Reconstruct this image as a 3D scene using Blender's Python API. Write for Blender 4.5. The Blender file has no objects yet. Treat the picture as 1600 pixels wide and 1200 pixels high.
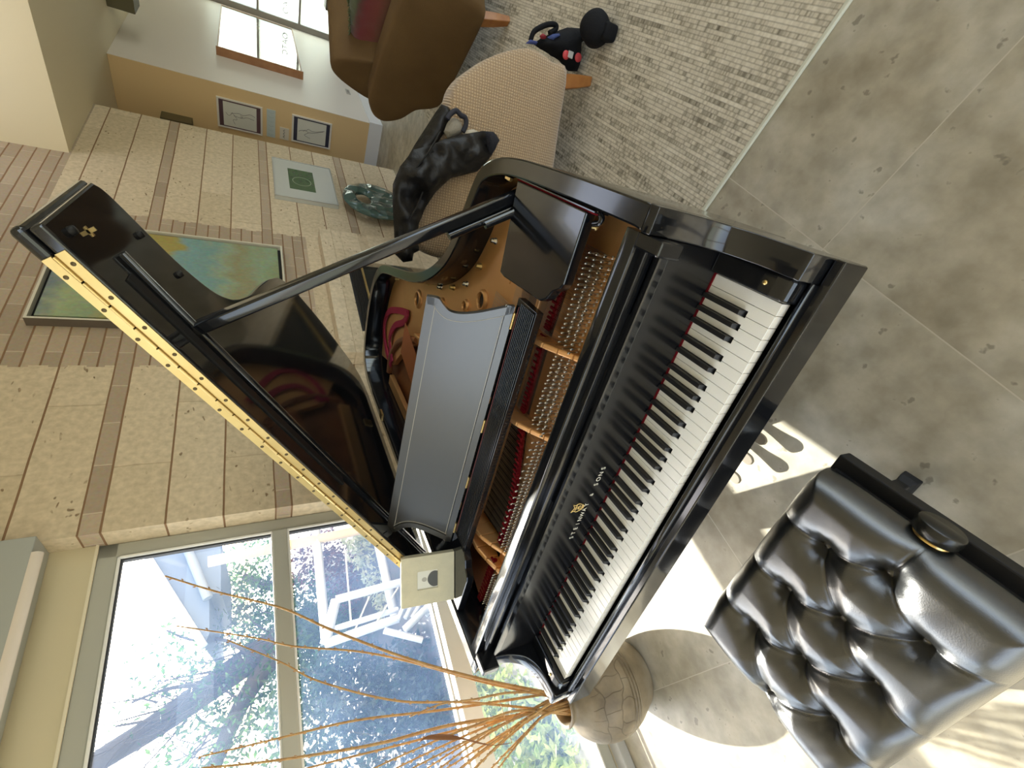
SUN_E = 9.0; SKY_E = 1.0; EXPO = 1.15
import bpy, bmesh, math, random
import numpy as np
from mathutils import Vector, Matrix, noise
from mathutils.geometry import delaunay_2d_cdt
random.seed(7)
S = bpy.context.scene
COL = S.collection
# ------------------------------------------------------------------ camera
FPX = 692.646
CAMR = np.array([[0.25288586, -0.43256063, -0.86541322],
                 [-0.84423816, -0.53555705, 0.02098998],
                 [-0.47255759, 0.7253068, -0.50061899]])
CAM = np.array([1.3524, -0.4275, 1.5221])
cd = bpy.data.cameras.new('camera'); co = bpy.data.objects.new('camera', cd); COL.objects.link(co)
cd.sensor_fit = 'HORIZONTAL'; cd.sensor_width = 36.0; cd.lens = FPX/1600*36.0
cd.clip_start = 0.02; cd.clip_end = 200
r_, u_, b_ = CAMR[0], -CAMR[1], -CAMR[2]
co.matrix_world = Matrix(((r_[0], u_[0], b_[0], CAM[0]), (r_[1], u_[1], b_[1], CAM[1]),
                          (r_[2], u_[2], b_[2], CAM[2]), (0, 0, 0, 1)))
S.camera = co
S.view_settings.view_transform = 'Standard'; S.view_settings.look = 'None'
S.view_settings.gamma = 1.0; S.view_settings.use_curve_mapping = False
S.view_settings.exposure = EXPO
# room frame: a runs along the stone wall, b runs from the camera towards it
TH = math.radians(74.325)
DA = np.array([math.cos(TH), math.sin(TH), 0.0]); NB = np.array([-math.sin(TH), math.cos(TH), 0.0])
def W(a, b, z=0.0): return np.array([CAM[0], CAM[1], 0.0]) + DA*a + NB*b + np.array([0, 0, z])
def ray(x, y): return CAMR.T @ np.array([(x-800)/FPX, (y-600)/FPX, 1.0])
def at(x, y, X=None, Y=None, Z=None):
    d = ray(x, y)
    t = (X-CAM[0])/d[0] if X is not None else (Y-CAM[1])/d[1] if Y is not None else (Z-CAM[2])/d[2]
    return CAM + t*d
def onb(x, y, b):
    d = ray(x, y); return CAM + d*(b/(d @ NB))
def onplane(x, y, O, N):
    d = ray(x, y); O = np.array(O); N = np.array(N); return CAM + d*(((O-CAM) @ N)/(d @ N))
# ------------------------------------------------------------------ materials
def newmat(name):
    m = bpy.data.materials.new(name); m.use_nodes = True
    nt = m.node_tree; p = nt.nodes['Principled BSDF']; return m, nt, p
def setp(p, **k):
    for kk, v in k.items():
        s = p.inputs[kk]
        if isinstance(v, (tuple, list)) and len(v) == 3: v = (*v, 1)
        s.default_value = v
def N(nt, typ, **k):
    n = nt.nodes.new(typ)
    for kk, v in k.items(): setattr(n, kk, v)
    return n
def ramp(nt, stops):
    n = N(nt, 'ShaderNodeValToRGB'); e = n.color_ramp.elements
    while len(e) < len(stops): e.new(0.5)
    for el, (p, c) in zip(e, stops):
        el.position = p; el.color = (*c, 1) if len(c) == 3 else c
    return n
def M(name, col, rough=0.5, metal=0.0, spec=0.5, coat=0.0, bump=None, vary=None, coatr=0.05):
    """plain surface, optional noise bump (scale, strength) and colour variation (scale, second colour)"""
    m, nt, p = newmat(name); setp(p, **{'Base Color': col, 'Roughness': rough, 'Metallic': metal,
        'Specular IOR Level': spec, 'Coat Weight': coat, 'Coat Roughness': coatr})
    tc = N(nt, 'ShaderNodeTexCoord')
    if vary:
        nz = N(nt, 'ShaderNodeTexNoise'); nz.inputs['Scale'].default_value = vary[0]; nz.inputs['Detail'].default_value = 6
        r = ramp(nt, [(0.35, col), (0.68, vary[1])])
        nt.links.new(tc.outputs['Object'], nz.inputs['Vector']); nt.links.new(nz.outputs['Fac'], r.inputs[0])
        nt.links.new(r.outputs[0], p.inputs['Base Color'])
    if bump:
        nz = N(nt, 'ShaderNodeTexNoise'); nz.inputs['Scale'].default_value = bump[0]; nz.inputs['Detail'].default_value = 5
        b = N(nt, 'ShaderNodeBump'); b.inputs['Strength'].default_value = bump[1]; b.inputs['Distance'].default_value = 0.01
        nt.links.new(tc.outputs['Object'], nz.inputs['Vector']); nt.links.new(nz.outputs['Fac'], b.inputs['Height'])
        nt.links.new(b.outputs[0], p.inputs['Normal'])
    return m
def weave(name, c1, c2, sx, sy, strength, rough=0.85, vec='Object', rot=0.0, sheen=0.3):
    """woven cloth from two crossed wave textures"""
    m, nt, p = newmat(name); setp(p, **{'Roughness': rough, 'Specular IOR Level': 0.2, 'Sheen Weight': sheen})
    tc = N(nt, 'ShaderNodeTexCoord'); mp = N(nt, 'ShaderNodeMapping'); mp.inputs['Rotation'].default_value[2] = rot
    nt.links.new(tc.outputs[vec], mp.inputs['Vector'])
    w1 = N(nt, 'ShaderNodeTexWave', bands_direction='X'); w1.inputs['Scale'].default_value = sx; w1.inputs['Distortion'].default_value = 1.5
    w2 = N(nt, 'ShaderNodeTexWave', bands_direction='Z' if vec == 'Object' else 'Y'); w2.inputs['Scale'].default_value = sy; w2.inputs['Distortion'].default_value = 1.5
    mx = N(nt, 'ShaderNodeMath', operation='MULTIPLY')
    for w in (w1, w2): nt.links.new(mp.outputs[0], w.inputs['Vector'])
    nt.links.new(w1.outputs['Fac'], mx.inputs[0]); nt.links.new(w2.outputs['Fac'], mx.inputs[1])
    r = ramp(nt, [(0.0, c2), (0.7, c1)]); nt.links.new(mx.outputs[0], r.inputs[0]); nt.links.new(r.outputs[0], p.inputs['Base Color'])
    b = N(nt, 'ShaderNodeBump'); b.inputs['Strength'].default_value = strength; b.inputs['Distance'].default_value = 0.004
    nt.links.new(mx.outputs[0], b.inputs['Height']); nt.links.new(b.outputs[0], p.inputs['Normal'])
    return m
def math2(nt, op, a, b=None, c=None):
    n = N(nt, 'ShaderNodeMath', operation=op)
    for i, v in enumerate((a, b, c)):
        if v is None: continue
        if isinstance(v, (int, float)): n.inputs[i].default_value = v
        else: nt.links.new(v, n.inputs[i])
    return n.outputs[0]
def mixc(nt, f, a, b, blend='MIX'):
    n = N(nt, 'ShaderNodeMix', data_type='RGBA', blend_type=blend)
    if isinstance(f, (int, float)): n.inputs['Factor'].default_value = f
    else: nt.links.new(f, n.inputs['Factor'])
    for s, v in ((n.inputs[6], a), (n.inputs[7], b)):
        if isinstance(v, tuple): s.default_value = (*v, 1) if len(v) == 3 else v
        else: nt.links.new(v, s)
    return n.outputs[2]

BLK = M('black_lacquer', (0.006, 0.0065, 0.008), 0.12, spec=0.5, coat=0.30)
BLKS = M('black_satin_lacquer', (0.026, 0.023, 0.018), 0.30, spec=1.0, coat=.6, coatr=.28)
BLKF = M('fallboard_lacquer', (0.006, 0.006, 0.007), 0.19, spec=0.55)
BLKL = M('lid_lacquer', (0.010, 0.010, 0.011), 0.07, spec=0.7)
BLKM = M('black_matt', (0.008, 0.008, 0.009), 0.5, spec=0.3)
IVORY = M('key_white', (0.80, 0.80, 0.755), 0.22, spec=0.5)
KWOOD = M('key_front', (0.78, 0.73, 0.64), 0.35)
EBONY = M('key_black', (0.012, 0.012, 0.013), 0.28)
REDF = M('red_felt', (0.17, 0.008, 0.014), 0.9, spec=0.1, bump=(300, 0.5))
BRASS = M('brass', (0.80, 0.58, 0.24), 0.28, 1.0)
BRASSD = M('brass_dull', (0.60, 0.43, 0.17), 0.36, 0.9, vary=(9, (0.70, 0.53, 0.24)))
PLATE = M('bronze_plate', (0.74, 0.40, 0.16), 0.40, 0.55, bump=(180, 0.06), vary=(5, (0.82, 0.46, 0.19)))
CHROME = M('steel_pin', (0.62, 0.60, 0.56), 0.2, 1.0)
STEEL = M('string_steel', (0.42, 0.35, 0.27), 0.35, 1.0)
COPPER = M('string_copper', (0.42, 0.17, 0.08), 0.4, 1.0)
SBOARD = M('soundboard_wood', (0.36, 0.15, 0.065), 0.4, vary=(14, (0.27, 0.10, 0.04)))
GREYP = M('pin_hole_grey', (0.35, 0.36, 0.36), 0.35, 0.6)
LEATHER = M('bench_leather', (0.007, 0.008, 0.009), 0.31, spec=1.0, coat=1.0, coatr=0.27, bump=(420, 0.10))
WHITEP = M('white_paint', (0.78, 0.77, 0.74), 0.45)
FRAMEG = M('grey_window_paint', (0.40, 0.395, 0.34), 0.4)
# ------------------------------------------------------------------ mesh builder
class MB:
    def __init__(s): s.v = []; s.f = []; s.sm = []
    def add(s, vs, fs, smooth=False):
        o = len(s.v); s.v += [tuple(map(float, v)) for v in vs]
        for f in fs: s.f.append(tuple(i+o for i in f)); s.sm.append(smooth)
        return s
    def box(s, x0, x1, y0, y1, z0, z1, fr=None):
        P = [(x, y, z) for x in (x0, x1) for y in (y0, y1) for z in (z0, z1)]
        if fr: P = [fr(*p) for p in P]
        return s.add(P, [(0, 1, 3, 2), (4, 6, 7, 5), (0, 4, 5, 1), (2, 3, 7, 6), (0, 2, 6, 4), (1, 5, 7, 3)])
    def prism(s, poly, lo, hi, fn, smooth=False):
        """poly 2D, fn(u,v,w)->xyz, extruded w lo..hi"""
        n = len(poly); vs = [fn(u, v, lo) for u, v in poly]+[fn(u, v, hi) for u, v in poly]
        fs = [tuple(range(n-1, -1, -1)), tuple(range(n, 2*n))]
        s.add(vs, fs)
        o = len(s.v)-2*n
        for i in range(n):
            j = (i+1) % n; s.f.append((o+i, o+j, o+n+j, o+n+i)); s.sm.append(smooth)
        return s
    def ring(s, outer, inner, lo, hi, fn, smooth=True):
        n = len(outer)
        vs = [fn(*p, z) for z in (lo, hi) for p in outer]+[fn(*p, z) for z in (lo, hi) for p in inner]
        o = len(s.v); s.v += [tuple(map(float, v)) for v in vs]
        for i in range(n):
            j = (i+1) % n
            for q, sm in (((i, j, n+j, n+i), smooth), ((2*n+j, 2*n+i, 3*n+i, 3*n+j), smooth), ((n+i, n+j, 3*n+j, 3*n+i), False), ((j, i, 2*n+i, 2*n+j), False)):
                s.f.append(tuple(o+k for k in q)); s.sm.append(sm)
        return s
    def tube(s, pts, r, seg=8, caps=True):
        pts = [np.array(p, float) for p in pts]; n = len(pts)
        rs = r if isinstance(r, (list, tuple)) else [r]*n
        vs = []; up = None
        for i, p in enumerate(pts):
            t = pts[min(i+1, n-1)]-pts[max(i-1, 0)]; t = t/(np.linalg.norm(t)+1e-12)
            if up is None:
                up = np.array([0, 0, 1.0]) if abs(t[2]) < .9 else np.array([1.0, 0, 0])
            a = np.cross(t, up); a /= (np.linalg.norm(a)+1e-12); b = np.cross(a, t); up = b
            for k in range(seg):
                q = 2*math.pi*k/seg; vs.append(p+rs[i]*(a*math.cos(q)+b*math.sin(q)))
        fs = [(i*seg+k, i*seg+(k+1) % seg, (i+1)*seg+(k+1) % seg, (i+1)*seg+k) for i in range(n-1) for k in range(seg)]
        s.add(vs, fs, True)
        if caps: s.add(vs[:seg], [tuple(range(seg))]); s.add(vs[-seg:], [tuple(range(seg-1, -1, -1))])
        return s
    def lathe(s, prof, O, seg=48, ax=None, smooth=True):
        """prof list of (radius, height); ax: axis vector"""
        O = np.array(O, float); A = np.array([0, 0, 1.0]) if ax is None else np.array(ax, float)/np.linalg.norm(ax)
        t = np.array([1.0, 0, 0]) if abs(A[0]) < .9 else np.array([0, 1.0, 0])
        U = np.cross(A, t); U /= np.linalg.norm(U); V = np.cross(A, U)
        vs = [O+A*h+r*(U*math.cos(2*math.pi*k/seg)+V*math.sin(2*math.pi*k/seg)) for r, h in prof for k in range(seg)]
        fs = [(i*seg+k, i*seg+(k+1) % seg, (i+1)*seg+(k+1) % seg, (i+1)*seg+k) for i in range(len(prof)-1) for k in range(seg)]
        s.add(vs, fs, smooth)
        if prof[0][0] > 1e-6: s.add(vs[:seg], [tuple(range(seg-1, -1, -1))])
        if prof[-1][0] > 1e-6: s.add(vs[-seg:], [tuple(range(seg))])
        return s
    def build(s, name, mat, parent=None, bevel=0.0, seg=2, subsurf=0, loc=None, angle=40):
        me = bpy.data.meshes.new(name)
        O = np.array(parent['_o']) if parent is not None and '_o' in parent.keys() else np.zeros(3)
        if parent is None and loc is not None: O = np.array(loc, float)
        me.from_pydata([tuple(np.array(v)-O) for v in s.v], [], s.f); me.update()
        me.polygons.foreach_set('use_smooth', [bool(x) for x in s.sm])
        bm = bmesh.new(); bm.from_mesh(me); bmesh.ops.recalc_face_normals(bm, faces=bm.faces); bm.to_mesh(me); bm.free()
        me.materials.append(mat)
        o = bpy.data.objects.new(name, me); COL.objects.link(o)
        if parent is not None: o.parent = parent; o['_o'] = tuple(map(float, O))
        elif loc is not None: o.location = O; o['_o'] = tuple(map(float, O))
        if bevel:
            b = o.modifiers.new('b', 'BEVEL'); b.width = bevel; b.segments = seg; b.limit_method = 'ANGLE'; b.angle_limit = math.radians(angle)
            b.harden_normals = False
        if subsurf:
            b = o.modifiers.new('s', 'SUBSURF'); b.levels = subsurf; b.render_levels = subsurf
        return o
def ident(x, y, z): return (x, y, z)
def xz(u, v, w): return (u, w, v)
def yz(u, v, w): return (w, u, v)
def thing(name, label, cat, loc, group=None):
    o = bpy.data.objects.new(name, None); COL.objects.link(o); o.location = tuple(loc); o['_o'] = tuple(map(float, loc))
    o.empty_display_size = 0.1
    return tag(o, label, cat, group)
def tag(o, label, cat, group=None):
    o['label'] = label; o['category'] = cat
    if group: o['group'] = group
    return o
def struct(o): o['kind'] = 'structure'; return o
def spline(pts, n=8, closed=False):
    P = [np.array(p, float) for p in pts]; out = []; m = len(P)
    for i in range(m if closed else m-1):
        g = (lambda k: P[k % m]) if closed else (lambda k: P[min(max(k, 0), m-1)])
        p0, p1, p2, p3 = g(i-1), g(i), g(i+1), g(i+2)
        for k in range(n):
            t = k/n; out.append(0.5*((2*p1)+(-p0+p2)*t+(2*p0-5*p1+4*p2-p3)*t*t+(-p0+3*p1-3*p2+p3)*t**3))
    if not closed: out.append(P[-1])
    return [tuple(p) for p in out]
def offset(poly, d):
    """offset closed CCW/CW polygon inwards by d (towards centroid side)"""
    P = np.array(poly); n = len(P); A = 0.5*sum(P[i][0]*P[(i+1) % n][1]-P[(i+1) % n][0]*P[i][1] for i in range(n)); s = 1 if A > 0 else -1
    out = []
    for i in range(n):
        t = P[(i+1) % n]-P[i-1]; t = t/(np.linalg.norm(t)+1e-12); out.append(tuple(P[i]+s*d*np.array([-t[1], t[0]])))
    return out
def text_mesh(name, body, fn, size, mat, parent, align='CENTER', depth=0.0):
    """font curve turned to mesh; fn maps text-plane (x,y,depth) to world"""
    c = bpy.data.curves.new(name, 'FONT'); c.body = body; c.size = size; c.offset = size*.004; c.align_x = align; c.extrude = depth
    t = bpy.data.objects.new(name, c); COL.objects.link(t)
    dg = bpy.context.evaluated_depsgraph_get(); me = bpy.data.meshes.new_from_object(t.evaluated_get(dg))
    bpy.data.objects.remove(t, do_unlink=True)
    mb = MB(); mb.add([fn(*v.co) for v in me.vertices], [tuple(p.vertices) for p in me.polygons])
    return mb.build(name, mat, parent)
def inside(p, poly):
    x, y = p; c = False; n = len(poly)
    for i in range(n):
        x1, y1 = poly[i]; x2, y2 = poly[i-1]
        if (y1 > y) != (y2 > y) and x < (x2-x1)*(y-y1)/(y2-y1+1e-15)+x1: c = not c
    return c
def inflate(mb, poly, fn, thick, R, res, fold=0.0, fscale=8.0, seed=0, back=1.0):
    """closed outline -> pillow-like solid. fn(u,v,w)->xyz, w outwards"""
    P = []
    n = len(poly)
    for i in range(n):
        a = np.array(poly[i]); b = np.array(poly[(i+1) % n]); k = max(1, int(np.linalg.norm(b-a)/res))
        P += [tuple(a+(b-a)*j/k) for j in range(k)]
    nb = len(P); B = np.array(P)
    lo = B.min(0); hi = B.max(0); pts = list(P)
    y = lo[1]+res/2; row = 0
    while y < hi[1]:
        x = lo[0]+(res/2 if row % 2 else 0)
        while x < hi[0]:
            if inside((x, y), P) and np.min(np.hypot(B[:, 0]-x, B[:, 1]-y)) > res*.55: pts.append((x, y))
            x += res
        y += res*.87; row += 1
    r = delaunay_2d_cdt([Vector(p) for p in pts], [(i, (i+1) % nb) for i in range(nb)], [], 1, 1e-6)
    V = [tuple(v) for v in r[0]]; F = [tuple(f) for f in r[2]]
    def h(p):
        dd = float(np.min(np.hypot(B[:, 0]-p[0], B[:, 1]-p[1]))); t = min(dd/R, 1.0)
        e = math.sqrt(max(0.0, 1-(1-t)**2)); w = thick*e
        if fold: w += fold*e*(noise.noise(Vector((p[0]*fscale, p[1]*fscale, seed)))+.6*noise.noise(Vector((p[0]*fscale*2.3, p[1]*fscale*2.3, seed+5))))
        return w
    H = [h(p) for p in V]; m = len(V)
    mb.add([fn(p[0], p[1], w) for p, w in zip(V, H)]+[fn(p[0], p[1], -back*w) for p, w in zip(V, H)],
           F+[tuple(m+i for i in f[::-1]) for f in F], True)
    return mb
# ------------------------------------------------------------------ grand piano (keyboard along X, player side at -Y)
KZ = 0.73; ZR = 0.955
XL0, XL1, XR0, XR1 = -0.092, -0.045, 1.27, 1.317
piano = thing('grand_piano', 'black grand piano with its lid propped open, on grey floor tiles', 'piano', (0.61, 0.9, 0))
rim_pts = [(XR1, .16), (XR1, .35), (1.314, .55), (1.309, .66), (1.297, .75), (1.274, .822), (1.238, .872), (1.16, .912), (1.075, .944), (.986, .99), (.92, 1.052),
           (.86, 1.135), (.809, 1.235), (.766, 1.354), (.712, 1.544), (.662, 1.73), (.615, 1.85), (.53, 1.945), (.42, 1.995), (.30, 2.02), (.12, 2.025), (-.01, 1.985), (-.075, 1.88), (XL0, 1.74)]
outer = spline(rim_pts, 6)+[(XL0, 1.5), (XL0, 1.1), (XL0, .7), (XL0, .35), (XL0, .16)]
inner = offset(outer, .043)
inner[0] = (XR1-.045, .16); inner[-1] = (XL0+.045, .16)
# rim as an open C-shaped wall
m = MB(); n = len(outer)
vs = [(*p, z) for z in (.552, ZR) for p in outer]+[(*p, z) for z in (.552, ZR) for p in inner]
m.add(vs, [], True)
for i in range(n-1):
    j = i+1
    for q, sm in (((i, j, n+j, n+i), True), ((2*n+j, 2*n+i, 3*n+i, 3*n+j), True), ((n+i, n+j, 3*n+j, 3*n+i), False), ((j, i, 2*n+i, 2*n+j), False)):
        m.f.append(q); m.sm.append(sm)
for q in ((0, n, 3*n, 2*n), (n-1, 2*n+n-1, 3*n+n-1, n+n-1)): m.f.append(q); m.sm.append(False)
m.build('rim', BLK, piano, bevel=.004, angle=60)
# bottom board and key bed
MB().prism(inner, .556, .585, ident).build('bottom_board', BLKM, piano)
MB().box(XL0, XR1, -.03, .16, .60, .665).box(XL0, XR1, -.040, -.022, .62, .699).build('key_bed', BLK, piano, bevel=.003)
slip = spline([(-.009, .700), (-.011, .710), (-.0145, .7125), (-.020, .7105), (-.0225, .704), (-.0225, .69), (-.009, .69)], 3)
MB().prism(slip, XL1, XR0, yz, True).build('key_slip', BLK, piano)
# arms with the scooped front
sc = spline([(.140, .952), (.146, .925), (.145, .885), (.137, .84), (.121, .803), (.100, .781), (.072, .767), (.035, .7605), (-.016, .759)], 5)
armp = [(.16, .66), (.16, ZR)]+sc+[(-.0195, .755), (-.0195, .70), (-.0195, .66)]
for x0, x1 in ((XL0, XL1), (XR0, XR1)): MB().prism(armp, x0, x1, yz, True).build('arm', BLK, piano, bevel=.0025, angle=50)
for x0, x1 in ((XL1+.001, -.003), (1.2285, XR0-.001)):
    cb = [(.15, .665), (.15, .752), (.02, .752), (-.004, .748), (-.010, .74), (-.010, .665)]
    k = MB().prism(cb, x0, x1, yz).build('cheek_block', BLK, piano, bevel=.004)
    xc = (x0+x1)/2; MB().lathe([(.0045, .752), (.0045, .7545), (.003, .756), (0, .756)], (xc, .035, 0), 14).build('screw', BRASS, k)
# keys
WK = 0.02356; names = 'ABCDEFG'
pc = [n_ for n_ in range(88)]            # 0 = A0
isb = lambda i: ((i+9) % 12) in (1, 3, 6, 8, 10)
wi = 0; bx = {}
whites = []
for i in pc:
    if not isb(i): whites.append((i, wi)); wi += 1
    else:
        off = {1: -.0028, 3: .0028, 6: -.0036, 8: 0, 10: .0036}[(i+9) % 12]
        bx[i] = wi*WK+off
BW = .0132
for i, k in whites:
    x0 = k*WK+.0004; x1 = (k+1)*WK-.0004
    l = (bx[i-1]+BW/2) if i-1 in bx else x0
    r = (bx[i+1]-BW/2) if i+1 in bx else x1
    if i == 0: l = x0
    poly = [(x0, 0), (x1, 0), (x1, .0505), (r, .0505), (r, .149), (l, .149), (l, .0505), (x0, .0505)]
    q = []
    for p in poly:
        if not q or (abs(p[0]-q[-1][0])+abs(p[1]-q[-1][1])) > 1e-5: q.append(p)
    w = MB().prism(q, KZ-.0035, KZ, ident).build('white_key', IVORY, piano, bevel=.0007, seg=2)
    MB().box(x0+.0003, x1-.0003, .0012, .048, KZ-.026, KZ-.0036).build('key_front', KWOOD, w)
for i in sorted(bx):
    c = bx[i]; zt = KZ+.0118; wt = .0048; wb = BW/2
    vs = [(c-wb, .0515, KZ-.012), (c+wb, .0515, KZ-.012), (c+wb, .149, KZ-.012), (c-wb, .149, KZ-.012),
          (c-wt, .0605, zt-.001), (c+wt, .0605, zt-.001), (c+wt, .149, zt), (c-wt, .149, zt)]
    MB().add(vs, [(3, 2, 1, 0), (4, 5, 6, 7), (0, 1, 5, 4), (1, 2, 6, 5), (2, 3, 7, 6), (3, 0, 4, 7)]).build('black_key', EBONY, piano, bevel=.0014, seg=3)
MB().box(-.002, 1.227, .1485, .153, KZ-.006, KZ+.0035).build('key_felt', REDF, piano)
# fallboard with its lettering
fb = MB(); fb.prism([(.1505, .735), (.1500, .8743), (.1625, .8743), (.1625, .735)], XL1+.002, XR0-.002, yz)
fall = fb.build('fallboard', BLKF, piano, bevel=.0012)
MB().prism([(.1496, .8745), (.1478, .8935), (.1484, .8975), (.1615, .8975), (.1625, .8745)], XL1+.002, XR0-.002, yz).build('fallboard_nose', BLK, fall)
for q in ((.30, .62), (.90, 1.12)): MB().box(q[0], q[1], .1615, .1655, .8935, .8985).build('hinge_leaf', BLK, fall)
GOLD = M('gilt', (0.80, 0.58, 0.22), 0.4, 0.3); SILV = M('gilt_letter', (0.80, 0.76, 0.64), 0.45, 0.15)
fz = lambda x, y, d: (.6 + x, .1486-d, .7875+y)
lx = .4795
body = 'STEINWAY & SONS'
adv = .2475/ (len(body)-1)
for k, chx in enumerate(body):
    if chx == ' ': continue
    xx = .478+adv*k
    text_mesh('letter', chx, (lambda xc: (lambda x, y, d: (xc+x, .1487-d, .7875+y)))(xx), .0185 if chx != '&' else .015, SILV, fall)
em = MB()
def emc(pts, r): em.tube([(.597+x, .1484, .806+z) for x, z in pts], r, 5)
emc(spline([(-.004, 0), (-.011, .006), (-.014, .016), (-.010, .024), (-.013, .032)], 5), .0011)
emc(spline([(.004, 0), (.011, .006), (.014, .016), (.010, .024), (.013, .032)], 5), .0011)
emc([(-.012, .020), (.012, .020)], .0009); emc([(-.009, 0), (.009, 0)], .0013); emc([(-.006, -.004), (.006, -.004)], .0011)
for q in (-.004, 0, .004): emc([(q, .003), (q, .027)], .0006)
emc(spline([(-.010, .031), (-.003, .026), (.003, .026), (.010, .031)], 4), .0009); emc(spline([(-.007, .008), (0, .013), (.007, .008)], 4), .0009)
em.build('lyre_emblem', GOLD, fall)
# rails between fallboard and plate
rp = spline([(.1665, .93), (.1665, .947), (.169, .9505), (.175, .951), (.193, .951), (.201, .948), (.205, .940)], 3)+[(.205, .82), (.1665, .82)]
MB().prism(rp, XL1+.001, XR0-.001, yz, True).build('front_rail', BLK, piano, bevel=.001, angle=60)
MB().box(-.03, 1.245, .1635, .1665, .905, .932).box(-.03, 1.245, .152, .1666, .926, .932).build('rail_moulding', BLK, piano, bevel=.002)
for x0, x1 in ((XL1+.0005, -.018), (1.243, XR0-.0005)): MB().box(x0, x1, .106, .166, .897, .9515).build('end_block', BLK, piano, bevel=.004)
# iron plate, tuning pins, strings
ix = [p for p in inner]
ZP = .855
pl = MB()
fr = [(XL1+.003, .206), (XR0-.003, .206), (XR0-.003, .50), (XL1+.003, .50)]
pl.prism([(XL1+.003, .206), (XR0-.003, .206), (XR0-.003, .30), (.66, .285), (.30, .27), (XL1+.003, .262)], .82, ZP, ident)
pl.prism([(XL1+.003, .262), (.30, .27), (.66, .285), (XR0-.003, .30), (XR0-.003, .444), (.93, .446), (.70, .434), (.52, .380), (.30, .345), (XL1+.003, .342)], .80, .842, ident)
MB().box(XL1+.004, XR0-.004, .345, .50, .795, .80).build('gap_shade_sheet', BLKM, piano)  # black sheet added for the darkness in the gap under the strings
tr = [p for p in ix if p[0] > -.04]
# back field of the plate along the bent side
tail = [p for p in ix if p[1] > .62 and p[0] > .02]
fld = tail+[(.10, 1.72), (.30, 1.55), (.46, 1.30), (.56, 1.02), (.66, .78), (.80, .62)]
pl.prism(fld, .825, ZP, ident)
pl.box(XL1+.004, .02, .5, 1.75, .83, ZP)
plate = pl.build('iron_plate', PLATE, piano, bevel=.003, angle=50)
def strut(pts, w, h0):
    mb = MB()
    for (x, y, z), (x2, y2, z2) in zip(pts[:-1], pts[1:]):
        mb.add([(x-w, y, h0), (x+w, y, h0), (x+w, y, z), (x-w, y, z), (x2-w, y2, h0), (x2+w, y2, h0), (x2+w, y2, z2), (x2-w, y2, z2)],
               [(0, 1, 2, 3), (7, 6, 5, 4), (0, 4, 5, 1), (1, 5, 6, 2), (2, 6, 7, 3), (3, 7, 4, 0)])
    return mb.build('plate_strut', PLATE, plate, bevel=.004, angle=50)
def strutline(x0, x1, back=None):
    pts = []
    for t, z in ((0, .856), (.12, .866), (.3, .886), (.5, .903), (.75, .91), (1, .912)):
        pts.append((x0+(x1-x0)*t, .285+.215*t, z))
    if back: pts += [(back[0], back[1], .912)]
    return strut(pts, .008, .84)
strutline(.947, .915, (.88, .66)); strutline(.705, .665, (.50, 1.3)); strutline(.247, .212, (.10, 1.1)); strutline(.156, .188, (.19, .52))
MB().box(XL1+.004, .90, .492, .512, .845, .893).build('plate_flange', PLATE, plate, bevel=.004)
MB().box(.93, 1.22, .50, .515, .845, .875).build('plate_flange', PLATE, plate, bevel=.004)
def ringboss(x, y, R):
    o = MB().lathe([(R*1.5, ZP), (R*1.45, ZP+.006), (R*1.2, ZP+.012), (R*1.05, ZP+.012), (R, ZP+.006), (R*.98, ZP+.0005)], (x, y, 0), 28).build('plate_hole_ring', PLATE, plate)
    MB().lathe([(R, ZP+.0006), (0, ZP+.0012)], (x, y, 0), 24).build('hole', BLKM, o)
ringboss(.86, .845, .026); ringboss(.79, .96, .017); ringboss(.60, 1.47, .03); ringboss(.70, 1.18, .02)
# raised text strip on the treble side of the plate
MB().box(.975, 1.19, .70, .735, ZP, ZP+.003).build('name_panel', PLATE, plate, bevel=.001)
for k, chx in enumerate('STEINWAY'):
    text_mesh('cast_letter', chx, (lambda xc: (lambda x, y, d: (xc+x, .706+y, ZP+.0042+d)))(1.0+.024*k), .03, M('cast_dark', (.10, .05, .02), .5, .5) if k == 0 else bpy.data.materials['cast_dark'], plate, depth=.001)
for k, (x, y) in enumerate([(1.174, .81), (1.059, .85), (.954, .915), (.862, .99), (.805, 1.10), (.757, 1.225), (.716, 1.38), (.66, 1.60), (.56, 1.83), (1.22, .6), (1.23, .40)]):
    MB().lathe([(.011, ZP), (.011, ZP+.004), (.008, ZP+.005), (.008, ZP+.017), (.006, ZP+.019), (0, ZP+.019)], (x, y, 0), 12).build('plate_bolt', CHROME if k % 2 else BRASSD, plate)
for x, y in ((1.172, .255), (1.095, .248)):
    o = MB().lathe([(.0085, ZP), (.0085, ZP+.003), (.007, ZP+.005), (0, ZP+.005)], (x, y, 0), 16).build('plate_screw', GREYP, plate)
    MB().box(x-.0065, x+.0065, y-.001, y+.001, ZP+.0045, ZP+.0056).build('slot', BLKM, o)
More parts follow.
